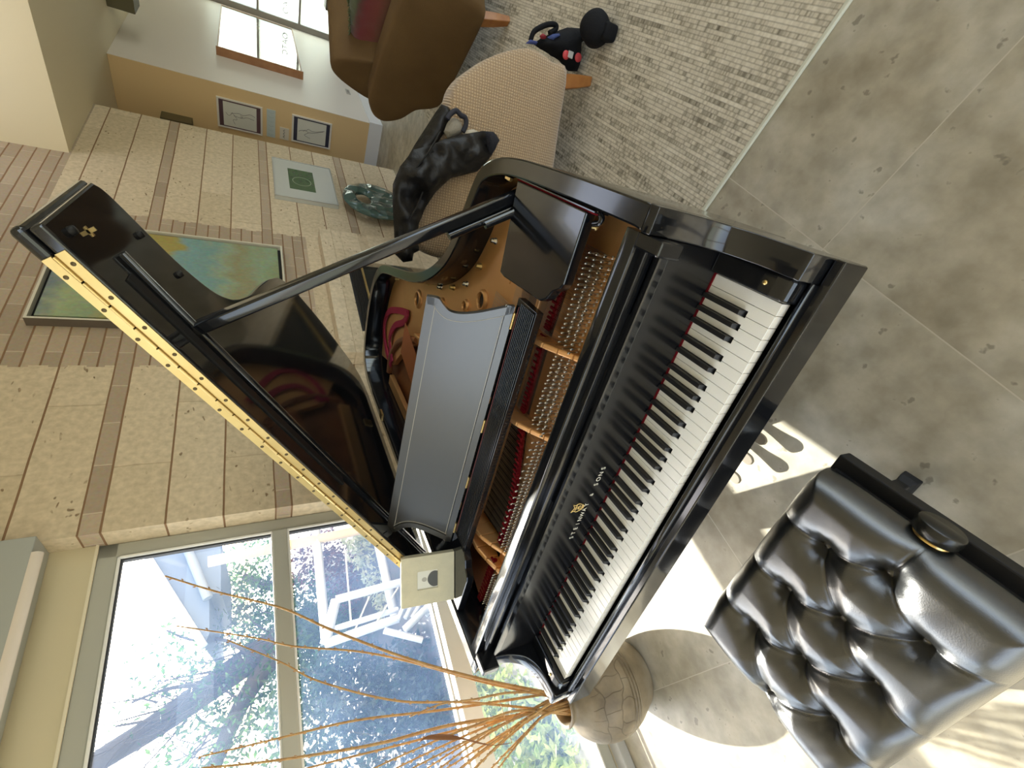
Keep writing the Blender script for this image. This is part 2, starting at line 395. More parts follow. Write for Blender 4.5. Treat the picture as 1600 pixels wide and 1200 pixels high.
# felt, pins
fx = [(1.235, .432), (1.06, .432), (.94, .433), (.70, .425), (.66, .412), (.42, .345), (.24, .335), (.09, .33), (-.02, .33)]
fl = MB()
for seg in ([(1.235, .440), (1.06, .440), (.955, .441)], [(.93, .447), (.80, .437), (.70, .43)], [(.665, .418), (.54, .376), (.42, .345), (.262, .335)], [(.175, .336), (.09, .335), (-.03, .335)]):
    pts = spline(seg, 8); fl.tube([(x, y, .859) for x, y in pts], .0075, 8)
    for i, (x, y) in enumerate(pts): fl.tube([(x, y-.008, .866), (x, y+.012, .868)], .004, 5)
fl.build('string_felt', REDF, piano)
pin = MB().lathe([(.0033, 0), (.0033, .022), (.0026, .024), (.0026, .033), (0, .0335)], (0, 0, .842), 10)
pin.tube([(.0036*math.cos(t), .0036*math.sin(t), .848+.0018*t/6.28) for t in np.linspace(0, 18, 40)], .0009, 4)
pins = []
def pinrow(xa, xb, y0, y1, n, fan=0.0):
    for k in range(n):
        t = k/(max(n-1, 1)); x = xa+(xb-xa)*t; r = k % 3
        y = y0+(y1-y0)*t
        pins.append((x, y+r*.0235, r))
for k in range(20):
    xb = 1.185-.0125*k
    for r in range(3): pins.append((xb-.004*r, .318+.027*r+.004*(k % 2), r))
for k in range(20):
    xb = .925-.0118*k
    for r in range(3): pins.append((xb-.0045*r, .312+.026*r+.004*(k % 2), r))
for k in range(33):
    xb = .683-.0128*k
    for r in range(2 + (k % 2)): pins.append((xb-.005*r, .298+.021*r-.006*(k/33), r))
for k in range(13):
    xb = .142-.0125*k
    for r in range(2): pins.append((xb, .285+.02*r, r))
px_key = lambda p: -math.hypot(p[0]-CAM[0], p[1]-CAM[1])
order = sorted(pins, key=px_key, reverse=True)
p0 = None
rest = MB()
for k, (x, y, r) in enumerate(order):
    if k < 100:
        if p0 is None:
            p0 = pin.build('tuning_pin', CHROME, piano); q = p0
            base_loc = Vector((0, 0, 0))
        else:
            q = p0.copy(); COL.objects.link(q)
        q.location = (x, y, 0)
    else:
        o = len(rest.v); rest.v += [(vx+x, vy+y, vz) for vx, vy, vz in pin.v]
        rest.f += [tuple(i+o for i in f) for f in pin.f]; rest.sm += pin.sm
rest.build('far_tuning_pins', CHROME, piano)['kind'] = 'stuff'
# strings: from each pin back over the felt
st = MB(); cp = MB()
for x, y, r in pins:
    if x > .16:
        yb = 1.25 if x < .66 else (.75 if x < .93 else .64)
        dx = .10 if x < .66 else -.02
        st.tube([(x, y+.003, .850+.002*r), (x-.004*dx, .46, .866), (x-dx*(yb-.4), yb, .868)], .0007, 4, False)
for k in range(26):
    x = .14-.0065*k
    cp.tube([(x, .33, .866), (x+.02+.006*k*.3, .50, .874), (x+.30, 1.55, .876)], .0016, 5, False)
st.build('steel_strings', STEEL, piano)['kind'] = 'stuff'
cp.build('copper_bass_strings', COPPER, piano)['kind'] = 'stuff'
dm = MB()
for k in range(68): dm.box(.02+.0128*k, .0275+.0128*k, .515, .60, .872, .90)
dm.build('dampers', BLKM, piano)['kind'] = 'stuff'
MB().prism([p for p in ix if p[1] > .45], .79, .812, ident).build('soundboard', SBOARD, piano)
# bridge and red felt string cover seen at the tail
MB().tube(spline([(.02, 1.78, .85), (.17, 1.74, .86), (.32, 1.60, .86), (.42, 1.40, .855)], 8), .017, 8).build('bass_bridge', SBOARD, piano)
PINK = M('pink_felt', (0.42, 0.05, 0.10), 0.9, spec=.1, bump=(200, .4))
rb = MB()
for dz, pts in ((0, [(.10, 1.72), (.13, 1.86), (.22, 1.955), (.34, 1.90), (.43, 1.72), (.485, 1.56)]), (.004, [(.13, 1.70), (.22, 1.80), (.33, 1.74), (.42, 1.60), (.485, 1.56)])):
    P = spline(pts, 8)
    for (x, y), (x2, y2) in zip(P[:-1], P[1:]):
        t = np.array([x2-x, y2-y]); t /= np.linalg.norm(t)+1e-9; q = np.array([-t[1], t[0]])*.017
        z0 = .861+dz; z1 = .868+dz
        rb.add([(x-q[0], y-q[1], z0), (x+q[0], y+q[1], z0), (x2+q[0], y2+q[1], z0), (x2-q[0], y2-q[1], z0), (x-q[0], y-q[1], z1), (x+q[0], y+q[1], z1), (x2+q[0], y2+q[1], z1), (x2-q[0], y2-q[1], z1)],
               [(3, 2, 1, 0), (4, 5, 6, 7), (0, 1, 5, 4), (2, 3, 7, 6), (1, 2, 6, 5), (3, 0, 4, 7)])
rb.build('felt_strip', PINK, piano)
# music desk: two side panels, ribbed shelf, leaning desk
for nm, P in (('desk_side_panel', [(1.263, .322), (1.263, .63), (1.038, .605), (1.034, .578), (1.047, .39), (1.062, .366), (1.085, .352), (1.10, .330), (1.113, .322)]),
              ('desk_side_panel', [(-.038, .322), (-.038, .63), (.187, .605), (.191, .578), (.178, .39), (.163, .366), (.140, .352), (.125, .330), (.112, .322)])):
    MB().prism(P, .926, .952, ident).build(nm, BLK, piano, bevel=.003)
for x in (1.2635,):
    MB().box(x, x+.003, .30, .64, .93, .947).build('slide_felt', REDF, piano)
    MB().box(x+.0035 if x > 1 else x-.005, x+.006 if x > 1 else x-.001, .30, .66, .915, .95).build('desk_slide', BLK, piano)
MB().tube(spline([(1.270, .305, .935), (1.262, .292, .935), (1.252, .293, .935), (1.246, .31, .935)], 5), .006, 10).build('desk_catch', BLK, piano)
sh = MB(); sh.box(.118, 1.015, .393, .487, .926, .947)
for k in range(9): sh.box(.125, 1.008, .399+.0078*k, .4035+.0078*k, .947, .9495)
shelf = sh.build('desk_shelf', BLK, piano, bevel=.0012)
MB().box(.135, .995, .4715, .4727, .947, .9485).build('felt_trim', M('pale_red_felt', (.25, .09, .09), .9), shelf)
lean = math.radians(21); DO = np.array([0, .478, .952])
def dk(x, s, w): return (x, DO[1]+s*math.sin(lean)-w*math.cos(lean)+.008, DO[2]+s*math.cos(lean)+w*math.sin(lean))
half = [(.435, 0), (.433, .012), (.418, .045), (.400, .085), (.388, .122), (.386, .148), (.391, .163), (.404, .178), (.414, .190), (.414, .2175)]
def deskpoly(ins=0):
    R = spline(half, 5); P = [(.558+x, s) for x, s in R]+[(.558-x, s) for x, s in R[::-1]]
    return offset(P, ins) if ins else P
dp = deskpoly()
desk = MB().prism(dp, -.008, .004, lambda u, v, w: dk(u, v, w)).build('music_desk', BLKS, piano, bevel=.002)
MB().ring(dp, deskpoly(.020), .004, .0095, lambda u, v, w: dk(u, v, w), False).build('desk_border', BLKS, desk, bevel=.003, seg=3)
MB().ring(deskpoly(.0225), deskpoly(.0238), .004, .0046, lambda u, v, w: dk(u, v, w), False).build('desk_highlight_line', M('pale_highlight', (.42, .38, .30), .5), desk)  # pale line drawn in as the highlight along the border's bevel
for xh in (.195, .40, .62, .955): MB().box(xh-.022, xh+.022, .4725, .4795, .9495, .9535).tube([(xh-.022, .4755, .954), (xh+.022, .4755, .954)], .003, 8).build('desk_hinge', BRASS, desk)
# lid, turned open about the spine
PH = math.radians(35.3); LX, LZ = -.100, .966
def L(r, Y, t): return (LX+r*math.cos(PH)-t*math.sin(PH), Y, LZ+r*math.sin(PH)+t*math.cos(PH))
YF = .478
ben = [(1.43, .775), (1.40, .80), (1.30, .815), (1.22, .83), (1.13, .872), (1.075, .93), (1.03, 1.01), (.975, 1.16), (.925, 1.35), (.875, 1.52), (.835, 1.63), (.79, 1.74), (.70, 1.85), (.56, 1.91), (.42, 1.945), (.28, 1.95), (.10, 1.93), (.025, 1.86), (0, 1.74)]
lp = [(0, YF), (1.43, YF)]+spline(ben, 5)
lid = MB().prism(lp, 0, .021, lambda u, v, w: L(u, v, w), False).build('lid', BLKL, piano, bevel=.005, seg=3, angle=60)
MB().prism([(0, YF+.002), (1.438, YF+.002), (1.438, YF+.352), (0, YF+.352)], .0235, .0465, lambda u, v, w: L(u, v, w)).build('lid_front_flap', BLK, lid, bevel=.009, seg=3)
h = MB(); h.box(.04, 1.388, YF-.0035, YF, .0045, .0205, L); h.box(.04, 1.388, YF-.0045, YF+.002, .0258, .0405, L)
for k in range(28):
    r0 = .045+.048*k; h.tube([L(r0, YF-.005, .0232), L(r0+.045, YF-.005, .0232)], .0032, 8)
hinge = h.build('piano_hinge', BRASSD, lid)
sc0 = None
for k in range(20):
    for t in (.010, .037):
        r0 = 1.355-.0655*k+(.012 if t < .02 else 0); P = L(r0, YF-(.0036 if t < .02 else .0047), .0115 if t < .02 else .0345)
        if sc0 is None:
            sc0 = MB().lathe([(.0038, 0), (.003, .0007), (0, .0007)], (0, 0, 0), 10, ax=(0, -1, 0)).build('hinge_screw', M('screw_dark', (.10, .07, .03), .5, .6), hinge); s = sc0
            off0 = Vector(hinge['_o'])
        else: s = sc0.copy(); COL.objects.link(s)
        s.location = Vector(P)
# sc0 mesh was built around its parent's origin
for v in sc0.data.vertices: v.co += off0
for s in [o for o in COL.objects if o.name.startswith('hinge_screw')]: s.location = s.location-off0
for v in p0.data.vertices: v.co += Vector(piano['_o'])
for s in [o for o in COL.objects if o.name.startswith('tuning_pin')]: s.location = s.location-Vector(piano['_o'])
bt = MB(); bt.prism([(.592, 0), (.592, -.007), (.597, -.012), (.607, -.012), (.612, -.007), (.612, 0)], .03, 1.33, lambda u, v, w: L(w, u, v), True)
bt.build('lid_batten', BLK, lid)
MB().box(1.374, 1.392, .580, .587, -.002, 0, L).box(1.380, 1.387, .580, .583, -.012, 0, L).build('lid_lock_plate', BRASSD, lid)
MB().box(.60, 1.30, .545, .575, -.004, 0, L).build('lid_hook_strip', BLKM, lid)
for r0, y0 in ((1.319, .76), (1.216, .77), (.99, 1.0), (1.40, .53)): MB().lathe([(.008, 0), (.007, .008), (0, .009)], L(r0, y0, 0), 14, ax=(math.sin(PH), 0, -math.cos(PH))).build('lid_bumper', BLKM, lid)
MB().box(-.06, -.02, 1.42, 1.47, .957, .966).build('lid_hinge', BRASSD, piano)
MB().box(-.06, -.02, .70, .75, .957, .966).build('lid_hinge', BRASSD, piano)
# prop
A = np.array([1.243, .648, .905]); B = np.array(L(1.150, .604, .001)); dv = B-A; ln = np.linalg.norm(dv); dv /= ln
U = np.cross(dv, (0, 1.0, 0)); U /= np.linalg.norm(U); V = np.cross(dv, U)
def pf(s, a, c): return tuple(A+dv*s+U*a+V*c)
pr = MB()
sec = [(-.014, -.010), (-.010, -.014), (.010, -.014), (.014, -.010), (.014, .010), (.010, .014), (-.010, .014), (-.014, .010)]
pr.prism([(a, c) for a, c in sec], 0, ln, lambda u, v, w: pf(w, u, v), True)
prop = pr.build('lid_prop', BLK, piano, bevel=.0015, angle=30)
MB().tube([pf(.07, -.0, -.0145), pf(.33, -.0, -.0145)], .0022, 6).build('prop_slot', BLKM, prop)
MB().tube([pf(.05, .026, .004), pf(.24, .026, .004)], .011, 12).tube([pf(.02, .026, .03), pf(.15, .026, .03)], .010, 12).build('short_prop', BLK, prop)
MB().box(1.2555, 1.2615, .662, .690, .948, .9565).tube([(1.256, .667, .950), (1.256, .685, .950)], .0035, 8).build('prop_hinge', BRASS, prop)
# legs and pedal lyre
for x, y in ((-.02, .42), (1.16, .50), (.30, 1.72)):
    lg = MB()
    for z0, z1, w0, w1 in ((.56, .52, .075, .075), (.52, .50, .065, .06), (.50, .10, .06, .04), (.10, .075, .05, .05)):
        lg.add([(x+sx*w, y+sy*w, z) for z, w in ((z0, w0), (z1, w1)) for sx, sy in ((-1, -1), (1, -1), (1, 1), (-1, 1))],
               [(0, 1, 2, 3), (7, 6, 5, 4), (0, 4, 5, 1), (1, 5, 6, 2), (2, 6, 7, 3), (3, 7, 4, 0)])
    leg = lg.build('leg', BLK, piano, bevel=.004)
    MB().lathe([(.028, 0), (.03, .02), (.03, .05), (.02, .076)], (x, y, 0), 18).build('caster', BRASSD, leg)
ly = MB(); ly.box(.50, .70, .33, .42, .05, .10); ly.box(.535, .56, .35, .38, .09, .61); ly.box(.64, .665, .35, .38, .09, .61)
lyre = ly.build('pedal_lyre', BLK, piano, bevel=.004)
for x0 in (.535, .622, .708):
    P = [(.0085, .34), (.010, .27), (.015, .225), (.0185, .198), (.0165, .178), (.006, .166)]
    pol = spline([(x0+w, y) for w, y in P], 4)+spline([(x0-w, y) for w, y in P[::-1]], 4)
    MB().prism(pol, .062, .074, ident, True).build('pedal', M('shaded_brass_pedal', (.22, .18, .125), .5, .0) if x0 < .55 else bpy.data.materials['shaded_brass_pedal'], lyre, bevel=.003)  # brass colour darkened to paint in the shade on the pedals
# ------------------------------------------------------------------ room (mesh coordinates a, b, z in the room frame)
def rmesh(mb, name, mat, o=(0, 0, 0), **k):
    ob = mb.build(name, mat, None, loc=o, **k); ob.location = W(*o); ob.rotation_euler[2] = TH; return ob
def rthing(name, label, cat, o, group=None):
    t = thing(name, label, cat, W(*o), group); t.rotation_euler[2] = TH; t['_o'] = tuple(map(float, o)); return t
# --- stone wall material: courses of shell stone with thin brick bands and a brick panel
def stone_mat(name, bricks=True):
    m, nt, p = newmat(name); L_ = nt.links
    tc = N(nt, 'ShaderNodeTexCoord'); sp = N(nt, 'ShaderNodeSeparateXYZ'); L_.new(tc.outputs['Object'], sp.inputs[0])
    a = math2(nt, 'ADD', sp.outputs['X'], sp.outputs['Y']); z = sp.outputs['Z']
    k = math2(nt, 'FLOOR', math2(nt, 'DIVIDE', math2(nt, 'SUBTRACT', z, 2.118-.745*4), .745))
    zr = math2(nt, 'SUBTRACT', math2(nt, 'SUBTRACT', z, 2.118-.745*4), math2(nt, 'MULTIPLY', k, .745))
    band = math2(nt, 'LESS_THAN', zr, .074)
    vs = math2(nt, 'ADD', math2(nt, 'MULTIPLY', k, .672), math2(nt, 'MAXIMUM', math2(nt, 'SUBTRACT', zr, .073), 0.0))
    def comb(x, y):
        c = N(nt, 'ShaderNodeCombineXYZ'); L_.new(x, c.inputs[0]); L_.new(y, c.inputs[1]); return c.outputs[0]
    def brick(vec, w, h, mo, c1, c2, cm):
        b = N(nt, 'ShaderNodeTexBrick'); L_.new(vec, b.inputs['Vector'])
        for kk, v in (('Scale', 1.0), ('Mortar Size', mo), ('Mortar Smooth', .3), ('Bias', 0), ('Brick Width', w), ('Row Height', h)): b.inputs[kk].default_value = v
        b.inputs['Color1'].default_value = (*c1, 1); b.inputs['Color2'].default_value = (*c2, 1); b.inputs['Mortar'].default_value = (*cm, 1); return b
    jn = N(nt, 'ShaderNodeTexNoise'); jn.inputs['Scale'].default_value = 4; L_.new(tc.outputs['Object'], jn.inputs['Vector'])
    az = math2(nt, 'ADD', a, math2(nt, 'MULTIPLY', jn.outputs['Fac'], .02))
    st = brick(comb(az, vs), .78, .224, .004, (.665, .565, .42), (.58, .485, .345), (.54, .44, .31))
    br = brick(comb(a, math2(nt, 'SUBTRACT', z, 2.118-.0745*40)), .252, .0745, .005, (.37, .29, .21), (.46, .365, .265), (.54, .44, .33))
    # shell pits and speckles
    n1 = N(nt, 'ShaderNodeTexNoise'); n1.inputs['Scale'].default_value = 7; n1.inputs['Detail'].default_value = 8
    n2 = N(nt, 'ShaderNodeTexNoise'); n2.inputs['Scale'].default_value = 34; n2.inputs['Detail'].default_value = 6
    vo = N(nt, 'ShaderNodeTexVoronoi'); vo.inputs['Scale'].default_value = 24
    mp = N(nt, 'ShaderNodeMapping'); mp.inputs['Scale'].default_value = (.7, 1, 1.5); L_.new(tc.outputs['Object'], mp.inputs[0])
    dn_ = N(nt, 'ShaderNodeTexNoise'); dn_.inputs['Scale'].default_value = 9; L_.new(mp.outputs[0], dn_.inputs['Vector'])
    L_.new(mixc(nt, .12, mp.outputs[0], dn_.outputs['Color']), vo.inputs['Vector'])
    for q in (n1, n2): L_.new(tc.outputs['Object'], q.inputs['Vector'])
    pit = ramp(nt, [(0.0, (1, 1, 1)), (0.13, (1, 1, 1)), (0.2, (0, 0, 0))]); L_.new(vo.outputs['Distance'], pit.inputs[0])
    gate = ramp(nt, [(.50, (0, 0, 0)), (.60, (1, 1, 1))]); L_.new(n1.outputs['Fac'], gate.inputs[0])
    pitf = math2(nt, 'MULTIPLY', pit.outputs[0], gate.outputs[0])
    tone = ramp(nt, [(.3, (.82, .80, .76)), (.7, (1.08, 1.06, 1.03))]); L_.new(n2.outputs['Fac'], tone.inputs[0])
    stc = mixc(nt, 1.0, st.outputs['Color'], tone.outputs[0], 'MULTIPLY')
    stc = mixc(nt, math2(nt, 'MULTIPLY', pitf, .8), stc, (.20, .12, .06))
    if bricks:
        bz = N(nt, 'ShaderNodeTexNoise'); bz.inputs['Scale'].default_value = 60; L_.new(tc.outputs['Object'], bz.inputs['Vector'])
        brc = mixc(nt, .25, br.outputs['Color'], bz.outputs['Color'], 'SOFT_LIGHT')
        step = math2(nt, 'MULTIPLY', math2(nt, 'GREATER_THAN', math2(nt, 'FRACT', math2(nt, 'DIVIDE', z, .149)), .5), .012)
        x_in = math2(nt, 'MULTIPLY', math2(nt, 'GREATER_THAN', a, math2(nt, 'ADD', 4.55, step)), math2(nt, 'LESS_THAN', a, math2(nt, 'ADD', 6.11, step)))
        top = math2(nt, 'MULTIPLY', math2(nt, 'GREATER_THAN', z, 2.745), math2(nt, 'GREATER_THAN', a, 4.6))
        pan = math2(nt, 'MULTIPLY', x_in, math2(nt, 'GREATER_THAN', z, 1.118))
        mask = math2(nt, 'MAXIMUM', math2(nt, 'MAXIMUM', pan, top), band)
        col = mixc(nt, mask, stc, brc)
        def near(s, T, w_):
            f = math2(nt, 'FRACT', math2(nt, 'DIVIDE', s, T)); return math2(nt, 'LESS_THAN', math2(nt, 'MULTIPLY', math2(nt, 'MINIMUM', f, math2(nt, 'SUBTRACT', 1.0, f)), T), w_)
        wob = math2(nt, 'MULTIPLY', math2(nt, 'SUBTRACT', jn.outputs['Fac'], .5), .006)
        ls = math2(nt, 'MULTIPLY', near(math2(nt, 'ADD', vs, wob), .224, .0042), math2(nt, 'SUBTRACT', 1.0, mask))
        lb = math2(nt, 'MULTIPLY', near(math2(nt, 'ADD', math2(nt, 'SUBTRACT', z, 2.118-.0745*40), wob), .0745, .0042), mask)
        col = mixc(nt, math2(nt, 'MAXIMUM', ls, lb), col, (.25, .145, .08))
        hf = math2(nt, 'ADD', math2(nt, 'MULTIPLY', math2(nt, 'SUBTRACT', 1.0, mask), st.outputs['Fac']), math2(nt, 'MULTIPLY', mask, br.outputs['Fac']))
        pitf = math2(nt, 'MULTIPLY', pitf, math2(nt, 'SUBTRACT', 1.0, mask))
    else:
        col = stc; hf = st.outputs['Fac']
    L_.new(col, p.inputs['Base Color']); setp(p, Roughness=.85, **{'Specular IOR Level': .25})
    ht = math2(nt, 'SUBTRACT', math2(nt, 'SUBTRACT', math2(nt, 'MULTIPLY', n2.outputs['Fac'], .25), math2(nt, 'MULTIPLY', hf, .8)), math2(nt, 'MULTIPLY', pitf, .6))
    b = N(nt, 'ShaderNodeBump'); b.inputs['Strength'].default_value = .6; b.inputs['Distance'].default_value = .012
    L_.new(ht, b.inputs['Height']); L_.new(b.outputs[0], p.inputs['Normal']); return m
STONE = stone_mat('shell_stone_and_brick'); STONE2 = stone_mat('shell_stone_slab', False)
# note: texture 'a' is a+b, the stone face lies at b = 2.32
CEIL = M('cream_ceiling_paint', (.74, .66, .50), .7); OLIVE = M('olive_cream_paint', (.62, .54, .36), .7)
TAN = M('tan_wall_paint', (.70, .50, .26), .7); GREYW = M('pale_wall_paint', (.74, .68, .62), .42, spec=.5)
SOFF = M('soffit_paint', (.78, .68, .48), .7)
# floor
def floor_mat():
    m, nt, p = newmat('grey_stone_tile'); L_ = nt.links
    tc = N(nt, 'ShaderNodeTexCoord'); sp = N(nt, 'ShaderNodeSeparateXYZ'); L_.new(tc.outputs['Object'], sp.inputs[0])
    def line(s, o, T):
        f = math2(nt, 'FRACT', math2(nt, 'DIVIDE', math2(nt, 'SUBTRACT', s, o-T*20), T))
        dd = math2(nt, 'MINIMUM', f, math2(nt, 'SUBTRACT', 1.0, f)); return math2(nt, 'LESS_THAN', math2(nt, 'MULTIPLY', dd, T), .0016), math2(nt, 'FLOOR', math2(nt, 'DIVIDE', math2(nt, 'SUBTRACT', s, o-T*20), T))
    lx_, kx = line(sp.outputs['X'], .755, .866); ly_, ky = line(sp.outputs['Y'], .266, .927)
    gl = math2(nt, 'MAXIMUM', lx_, ly_)
    cid = N(nt, 'ShaderNodeCombineXYZ'); L_.new(math2(nt, 'MULTIPLY', kx, 3.7), cid.inputs[0]); L_.new(math2(nt, 'MULTIPLY', ky, 5.3), cid.inputs[1])
    va = N(nt, 'ShaderNodeVectorMath', operation='ADD'); L_.new(tc.outputs['Object'], va.inputs[0]); L_.new(cid.outputs[0], va.inputs[1])
    n1 = N(nt, 'ShaderNodeTexNoise'); n1.inputs['Scale'].default_value = 2.2; n1.inputs['Detail'].default_value = 9; n1.inputs['Roughness'].default_value = .62
    n2 = N(nt, 'ShaderNodeTexNoise'); n2.inputs['Scale'].default_value = 11; n2.inputs['Detail'].default_value = 7
    n3 = N(nt, 'ShaderNodeTexNoise'); n3.inputs['Scale'].default_value = 22; n3.inputs['Detail'].default_value = 3
    for q in (n1, n2, n3): L_.new(va.outputs[0], q.inputs['Vector'])
    r1 = ramp(nt, [(.30, (.30, .255, .18)), (.48, (.42, .375, .285)), (.62, (.50, .465, .385)), (.78, (.57, .545, .475))]); L_.new(n1.outputs['Fac'], r1.inputs[0])
    r2 = ramp(nt, [(.35, (.78, .77, .74)), (.65, (1.12, 1.12, 1.1))]); L_.new(n2.outputs['Fac'], r2.inputs[0])
    c = mixc(nt, 1.0, r1.outputs[0], r2.outputs[0], 'MULTIPLY')
    r3 = ramp(nt, [(.655, (0, 0, 0)), (.70, (1, 1, 1))]); L_.new(n3.outputs['Fac'], r3.inputs[0])
    c = mixc(nt, math2(nt, 'MULTIPLY', r3.outputs[0], .6), c, (.13, .115, .085))
    c = mixc(nt, math2(nt, 'MULTIPLY', gl, .8), c, (.55, .50, .40))
    L_.new(c, p.inputs['Base Color']); setp(p, Roughness=.38, **{'Specular IOR Level': .45})
    b = N(nt, 'ShaderNodeBump'); b.inputs['Strength'].default_value = .12; b.inputs['Distance'].default_value = .004; L_.new(n2.outputs['Fac'], b.inputs['Height']); L_.new(b.outputs[0], p.inputs['Normal'])
    return m
struct(rmesh(MB().box(-4.4, 10.4, -4.9, 4.6, -.12, 0), 'floor', floor_mat()))
struct(rmesh(MB().box(1.235, 5.585, 2.32, 2.62, 0, 3.6), 'wall_left', STONE))
w = MB(); w.box(-4.3, 1.235, 2.435, 2.62, 2.148, 2.62); w.box(-4.3, 1.235, 2.435, 2.62, 3.45, 3.6); w.box(-4.3, -2.7, 2.435, 2.62, 2.62, 3.45); w.box(-.8, -.7, 2.435, 2.62, 2.62, 3.45); w.box(-4.3, -2.7, 2.44, 2.62, 0, 2.148); w.box(-2.7, 1.235, 2.44, 2.62, -.05, .05)
struct(rmesh(w, 'wall_window_side', OLIVE))
struct(rmesh(MB().box(6.472, 6.56, 2.1625, 4.5, 0, 2.755), 'wall_far', TAN))
struct(rmesh(MB().box(6.473, 9.9, 2.157, 2.30, 0, 2.755), 'wall_far_right', GREYW))
w = MB(); w.box(9.9, 10.0, 1.40, 2.30, 2.1, 2.755); w.box(9.9, 10.0, -4.8, 1.40, 0, 2.755); w.box(9.9, 10.0, 1.40, 2.157, 0, .19)
struct(rmesh(w, 'wall_end', GREYW))
struct(rmesh(MB().box(5.3, 6.56, 4.45, 4.55, 0, 2.755).box(5.3, 5.4, 2.62, 4.45, 0, 2.755), 'wall_hall', TAN))
# rear and right walls with the big openings that light the room
w = MB(); w.box(-4.3, -4.2, -4.8, -4.5, 0, 3.6); w.box(-4.3, -4.2, 2.25, 2.36, 0, 3.6); w.box(-4.3, -4.2, -4.5, 2.25, 0, .2); w.box(-4.3, -4.2, -4.5, 2.25, 3.15, 3.6)
for b0 in (-2.25, 0): w.box(-4.3, -4.2, b0-.05, b0+.05, .2, 3.15)
struct(rmesh(w, 'wall_rear', CEIL))
w = MB(); w.box(-4.3, -1.0, -4.9, -4.8, 0, 3.6); w.box(7.0, 10, -4.9, -4.8, 0, 3.6); w.box(-1, 7.0, -4.9, -4.8, 0, .15); w.box(-1, 7.0, -4.9, -4.8, 2.7, 3.6)
for a0 in (.6, 2.9, 5.2): w.box(a0-.05, a0+.05, -4.9, -4.8, .15, 2.7)
struct(rmesh(w, 'wall_right', CEIL))
# ceiling with a skylight, lower soffit beyond
w = MB(); w.box(-4.3, 3.55, -4.8, 2.62, 3.6, 3.75); w.box(4.45, 4.75, -4.8, 2.62, 3.6, 3.75); w.box(3.55, 4.45, -4.8, .75, 3.6, 3.75); w.box(3.55, 4.45, 2.0, 2.62, 3.6, 3.75)
struct(rmesh(w, 'ceiling', CEIL))
sf = MB(); pol = [(4.885, -4.8), (4.572, 2.32), (5.3, 2.32), (5.3, 4.5), (10.0, 4.5), (10.0, -4.8)]
sf.prism(pol, 2.757, 3.6, ident); struct(rmesh(sf, 'trim_1', SOFF))
# baseboards
BB = M('white_baseboard', (.72, .72, .74), .35)
struct(rmesh(MB().box(6.455, 6.472, 2.140, 4.45, 0, .165), 'baseboard_far', BB, bevel=.003))
struct(rmesh(MB().box(6.456, 9.9, 2.140, 2.157, 0, .165), 'baseboard_far_right', BB, bevel=.003))
# tall window
wn = rthing('window_1', 'tall grey framed garden window in three tiers beside the stone wall', 'window', (-.7, 2.39, .05)); wn['kind'] = 'structure'
f = MB()
f.box(1.168, 1.235, 2.440, 2.51, .05, 2.145); f.box(-2.7, 1.235, 2.440, 2.51, 2.070, 2.145)
f.box(-2.7, 1.168, 2.425, 2.51, 1.397, 1.462); f.box(-2.7, 1.168, 2.446, 2.51, .05, .115); f.box(-2.7, -2.6, 2.440, 2.51, .05, 2.145)
f.build('window_frame', FRAMEG, wn, bevel=.006)
f = MB()
for z0, z1 in ((1.462, 2.070), (.745, 1.397), (.115, .66)):
    for q in ((-2.6, 1.168, 2.432, 2.446, z1-.010, z1), (-2.6, 1.168, 2.432, 2.446, z0, z0+.008), (1.158, 1.168, 2.432, 2.446, z0, z1)): f.box(*q)
f.build('glazing_bead', WHITEP, wn, bevel=.002)
MB().box(-2.6, 1.168, 2.36, 2.51, .655, .745).build('window_sill', WHITEP, wn, bevel=.006)
MB().box(-2.6, 1.22, 2.37, 2.446, 0, .05).build('window_curb', M('grey_curb', (.42, .41, .38), .6), wn, bevel=.006)
def glass_mat():
    m, nt, p = newmat('window_glass'); L_ = nt.links; out = nt.nodes['Material Output']
    tr = N(nt, 'ShaderNodeBsdfTransparent'); tr.inputs[0].default_value = (.95, .97, .97, 1)
    gl = N(nt, 'ShaderNodeBsdfGlossy'); gl.inputs['Roughness'].default_value = .01
    du = N(nt, 'ShaderNodeBsdfTranslucent'); du.inputs[0].default_value = (.36, .56, 1, 1)  # blue veil puts the hazy glare of the window into the glass
    fz_ = N(nt, 'ShaderNodeFresnel'); fz_.inputs[0].default_value = 1.3
    m1 = N(nt, 'ShaderNodeMixShader'); m2 = N(nt, 'ShaderNodeMixShader')
    nz = N(nt, 'ShaderNodeTexNoise'); nz.inputs['Scale'].default_value = 3; tc = N(nt, 'ShaderNodeTexCoord'); L_.new(tc.outputs['Object'], nz.inputs['Vector'])
    L_.new(math2(nt, 'MULTIPLY', nz.outputs['Fac'], .06), m1.inputs[0]); L_.new(tr.outputs[0], m1.inputs[1]); L_.new(du.outputs[0], m1.inputs[2])
    L_.new(fz_.outputs[0], m2.inputs[0]); L_.new(m1.outputs[0], m2.inputs[1]); L_.new(gl.outputs[0], m2.inputs[2]); L_.new(m2.outputs[0], out.inputs[0]); return m
GLASS = glass_mat()
for z0, z1 in ((1.455, 2.08), (.735, 1.405), (.11, .675)): MB().box(-2.61, 1.172, 2.470, 2.474, z0, z1).build('pane', GLASS, wn)
MB().box(-2.7, 1.235, 2.426, 2.436, 2.140, 2.150).build('cream_trim', M('cream_trim_paint', (.74, .66, .50), .5), wn)
MB().box(1.150, 1.158, 2.445, 2.47, 1.462, 2.062).box(-2.6, 1.158, 2.445, 2.47, 2.054, 2.062).box(1.150, 1.158, 2.445, 2.47, .75, 1.39).build('gasket', M('black_gasket', (.02, .02, .025), .6), wn)
